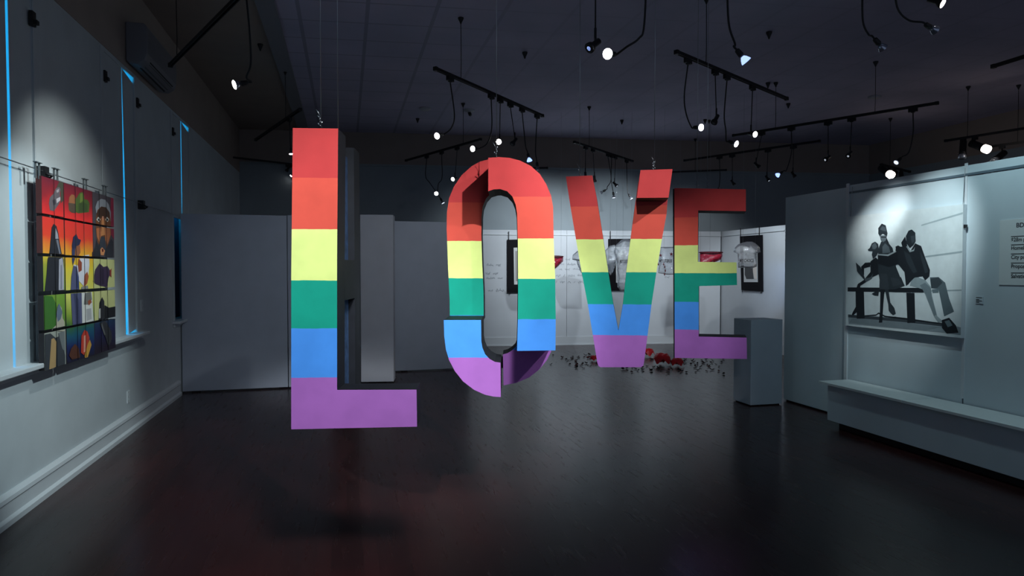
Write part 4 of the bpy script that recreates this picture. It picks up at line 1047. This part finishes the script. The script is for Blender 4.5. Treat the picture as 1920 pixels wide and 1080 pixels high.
# track above the O
lamp('T1', 844, [(852, 215), (846, 240)], (819, 255), (-0.55, 0.35, 0.9), 'lit', 'lit gooseneck lamp, leftmost on the track above the O', g)
lamp('T1', 921, [(922, 240), (914, 268)], (886, 279), (-0.6, 0.2, 0.9), 'lit', 'lit gooseneck lamp bent left just above the top left of the O', g)
lamp('T1', 938, [], (935, 266), (-0.15, 0.1, 1), 'lit', 'lit rod spotlight beside the wire that carries the O', r_)
lamp('T1', 957, [], (960, 271), (-0.5, 0.75, 0.35), 'dim', 'unlit rod spotlight pointing down left above the O', r_)
lamp('T1', 979, [(985, 270)], (993, 302), (0.2, 0.9, 0.2), 'blue', 'gooseneck lamp with bluish bulb touching the right shoulder of the O', g)
lamp('T1', 1007, [(1004, 280)], (1008, 319), (0.1, 1, -0.1), 'dim', 'unlit gooseneck lamp, rightmost on the track above the O', g)
# behind the left shoulder of the O
lamp('T2', 800, [(798, 330), (806, 343)], (831, 381), (0.5, 0.85, 0.1), 'glow', 'gooseneck lamp hanging lowest beside the left shoulder of the O', g)
lamp('T2', 828, [(829, 332), (822, 345)], (818, 363), (-0.1, 0.3, 1), 'lit', 'lit gooseneck lamp below the level track left of the O', g)
lamp('T2', 857, [], (849, 336), (-0.5, 0.3, 0.8), 'lit', 'lit rod spotlight touching the left shoulder of the O', r_)
lamp('T3', 813, [], (816, 357), (0.2, 0.9, -0.2), 'dim', 'rod spotlight hanging from the level track left of the O', r_)
# above the V
lamp('T4', 1098, [], (1098, 334), (0.1, 0.9, -0.4), 'dim', 'unlit rod spotlight directly above the left stroke of the V', r_)
lamp('T4', 1112, [], (1115, 341), (0.1, 0.9, -0.3), 'dim', 'unlit rod spotlight at the inner top corner of the V', r_, (bw(4.3, BO, 2.3), 60, 70))
lamp('T4', 1140, [(1146, 335), (1139, 350)], (1126, 362), (-0.8, 0.5, -0.2), 'dim', 'unlit gooseneck lamp curling left between the arms of the V', g)
lamp('T4', 1147, [(1146, 335)], (1151, 371), (0.1, 0.9, 0.1), 'glow', 'gooseneck lamp hanging lowest left of centre in the V', g)
lamp('T4', 1154, [], (1157, 349), (0.6, 0.7, 0.3), 'glow', 'rod spotlight in the middle between the arms of the V', r_)
lamp('T4', 1175, [(1176, 345)], (1184, 373), (0.45, 0.8, 0.15), 'glow', 'gooseneck lamp hanging rightmost between the arms of the V', g)
lamp('T5', 1171, [], (1166, 374), (-0.6, 0.75, 0.2), 'glow', 'rod spotlight on the level track between the arms of the V', r_)
# high between V and E
lamp('T6', 1290, [(1283, 180), (1287, 215)], (1315, 239), (0.5, 0.2, 0.9), 'lit', 'lit gooseneck lamp, leftmost on the track high above the E', g)
lamp('T6', 1341, [], (1338, 231), (-0.5, 0.85, 0.25), 'dim', 'unlit rod spotlight pointing down left between two lit lamps above the E', r_)
lamp('T6', 1363, [(1358, 215), (1361, 245)], (1381, 270), (0.6, 0.4, 0.7), 'lit', 'lit gooseneck lamp hanging lowest above the top arm of the E', g)
lamp('T6', 1411, [], (1416, 252), (0.4, 0.3, 0.9), 'lit', 'lit rod spotlight in front of the longest track above the E', r_)
# longest track
lamp('T7', 1428, [], (1424, 314), (0.6, 0.6, 0.1), 'dim', 'unlit rod spotlight, leftmost on the longest track', r_)
lamp('T7', 1484, [(1484, 285), (1475, 318)], (1457, 329), (-0.6, 0.4, 0.1), 'blue', 'gooseneck lamp with bluish glowing bulb bending left below the longest track', g)
lamp('T7', 1553, [], (1547, 300), (-0.7, 0.5, 0.3), 'glow', 'rod spotlight facing left in the middle of the longest track', r_)
lamp('T7', 1597, [], (1590, 293), (-0.6, 0.6, 0.4), 'glow', 'rod spotlight facing left, nearer the right end of the longest track', r_)
lamp('T7', 1712, [(1712, 250), (1704, 285)], (1680, 305), (-0.6, 0.5, 0.2), 'glow', 'gooseneck lamp bending left at the right end of the longest track', g)
# just above the E
lamp('T8', 1349, [(1350, 330)], (1346, 362), (-0.1, 0.9, -0.2), 'dim', 'gooseneck lamp running down behind the top arm of the E', g)
lamp('T8', 1373, [], (1377, 347), (0.5, 0.8, 0.1), 'dim', 'unlit rod spotlight just above the right end of the top arm of the E', r_)
lamp('T8', 1440, [], (1442, 339), (0.4, 0.8, 0.3), 'glow', 'rod spotlight with a bright glint, third along the track above the E', r_)
lamp('T8', 1488, [], (1491, 332), (0.5, 0.8, 0.1), 'dim', 'unlit rod spotlight, rightmost on the track just above the E', r_)
# left side
lamp('T13', 462, [(468, 60), (470, 120), (462, 145)], (439, 159), (-0.75, 0.35, 0.6), 'lit', 'lit gooseneck lamp near the air conditioner at upper left', g)
lamp('T14', 543, [(544, 260)], (546, 289), (0.1, 0.9, 0.1), 'lit', 'lit gooseneck lamp peeping out beside the top left edge of the L', g, None, 0.8)
lamp('T15', 541, [], (537, 321), (-0.4, 0.8, 0.3), 'dim', 'far unlit spotlight left of the top of the L', r_)
lamp('T15', 549, [(549, 320)], (545.5, 330), (-0.4, 0.6, 0.4), 'lit', 'small lit lamp glinting at the left edge of the L', g, None, 0.7)
# near lamps at the top of the picture
lamp('T16', 1117, [], (1104, 91), (-0.55, 0.5, 0.35), 'blue', 'black rod spotlight with blue bulb at the top, left of a lit lamp', r_)
lamp('T16', 1214, [(1208, 45), (1198, 72), (1175, 88)], (1139, 101), (-0.6, 0.25, 0.85), 'lit', 'lit gooseneck lamp at the top of the picture above the V', g)
lamp('T17', 1363, [(1366, 40), (1378, 82)], (1400, 116), (0.6, 0.65, -0.1), 'blue', 'gooseneck lamp with bright blue bulb at the top above the E', g)
lamp('T18', 1617, [(1618, 40), (1628, 64)], (1656, 91), (0.75, 0.55, -0.3), 'dim', 'unlit gooseneck lamp hanging at the top, left of the two at upper right', g)
lamp('T18', 1677, [(1684, 18), (1704, 38)], (1754, 57), (0.85, 0.3, -0.3), 'dim', 'gooseneck lamp with shiny cap at the top, under the reddish lamp', g)
lamp('T18', 1752, [], (1768, 6), (0.6, 0.5, 0.6), 'warm', 'lit spotlight with reddish glow cut by the top edge at right', r_)

# short heads over the right partition
def stub(key, xa, aim, state, label, drop=0.05, size=1.0):
    A = on_track(key, xa); t = thing('track_spotlight', A, label, 'track lamp', 'track lamps under the ceiling'); D_ = aim_dir(*aim).normalized()
    mb = MB(); mb.obox(A + V((0, 0, -0.036)), TD[key][2] * 0.04, V((-TD[key][2].y, TD[key][2].x, 0)) * 0.017, (0, 0, 0.02), black_metal); mb.build('adapter', t)
    mb = MB(); q = A + V((0, 0, -0.05 - drop)); mb.tube([A + V((0, 0, -0.04)), q], 0.01, black_metal, 8); mb.build('swivel', t)
    head2(t, q, D_, state, size)
def head2(t, q, d, state, s):
    mb = MB(); mb.lathe(q - d * 0.06 * s, d, [(0, 0.03 * s), (0.01 * s, 0.042 * s), (0.15 * s, 0.042 * s), (0.19 * s, 0.05 * s), (0.19 * s, 0.042 * s), (0.17 * s, 0.04 * s)], black_metal, 14); mb.build('lamp_head', t)
    mb = MB(); mb.lathe(q + d * 0.112 * s, d, [(0, 0.039 * s), (0.03 * s, 0.045 * s), (0.075 * s, 0.046 * s), (0.082 * s, 0.03 * s)], {'warm': warm_lens, 'lit': lit_lens}.get(state, dim_lens), 16); mb.build('bulb', t)
stub('T9', 1656, (0.1, 0.55, 0.9), 'warm', 'lit spotlight at the top edge of the partition, above the photograph', 0.03, 1.5)
stub('T9', 1667, (0.4, 0.9, -0.3), 'dim', 'unlit spotlight second along the little track over the partition', 0.06)
stub('T9', 1678, (-0.6, 0.8, 0.3), 'dim', 'unlit spotlight third along the little track over the partition', 0.06)
stub('T9', 1690, (0.1, 0.9, 0.1), 'dim', 'unlit spotlight at the right end of the little track over the partition', 0.05)
stub('T10', 1806, (-0.15, 1, 0.1), 'dim', 'black cylinder spotlight left of the big lit one at right', 0.06, 1.2)
stub('T10', 1828, (0.25, 0.5, 0.9), 'warm', 'big lit spotlight at right above the partition', 0.08, 1.35)
stub('T11', 1879, (-0.7, 0.5, 0.2), 'dim', 'black spotlight at the right edge, just above the partition', 0.10, 1.2)

# spare ceiling cups and round detectors
for k, (x, y) in enumerate(((984, 98), (1442, 60), (1440, 155), (783, 222), (1166, 225), (1322, 224), (1478, 194), (488, 83))):
    p = onZ(x, y, H); names = ('above the top of the O', 'at the top right of the ceiling', 'beyond the end of the track high above the E', 'left of the O lamps', 'above the V lamps', 'behind the lit lamp above the E', 'above the middle of the longest track', 'at the dark left edge of the ceiling')
    mb = MB(); mb.lathe(p, (0, 0, -1), [(0, 0.036), (0.012, 0.036), (0.06, 0.015), (0.085, 0.008)], black_metal, 12)
    tag(mb.build('ceiling_cup', loc=p), 'spare ceiling cup ' + names[k], 'ceiling cup', 'spare black cups on the ceiling')
for k, (x, y, lab) in enumerate(((797, 203, 'pale round smoke detector on the ceiling left of the O track'), (880, 206, 'small pale sensor with dark tip on the ceiling behind the O track'), (1640, 181, 'pale round detector on the dark ceiling at right'))):
    p = onZ(x, y, H); mb = MB(); mb.lathe(p, (0, 0, -1), [(0, 0.10), (0.02, 0.10), (0.035, 0.07), (0.045, 0.03)], mat('detector', (0.5, 0.5, 0.53, 1), 0.6), 20)
    if k == 1: mb.lathe(p + V((0, 0, -0.045)), (0.3, -0.3, -1), [(0, 0.03), (0.05, 0.03), (0.07, 0.02)], black_metal, 10)
    tag(mb.build('smoke_detector', loc=p), lab, 'smoke detector')
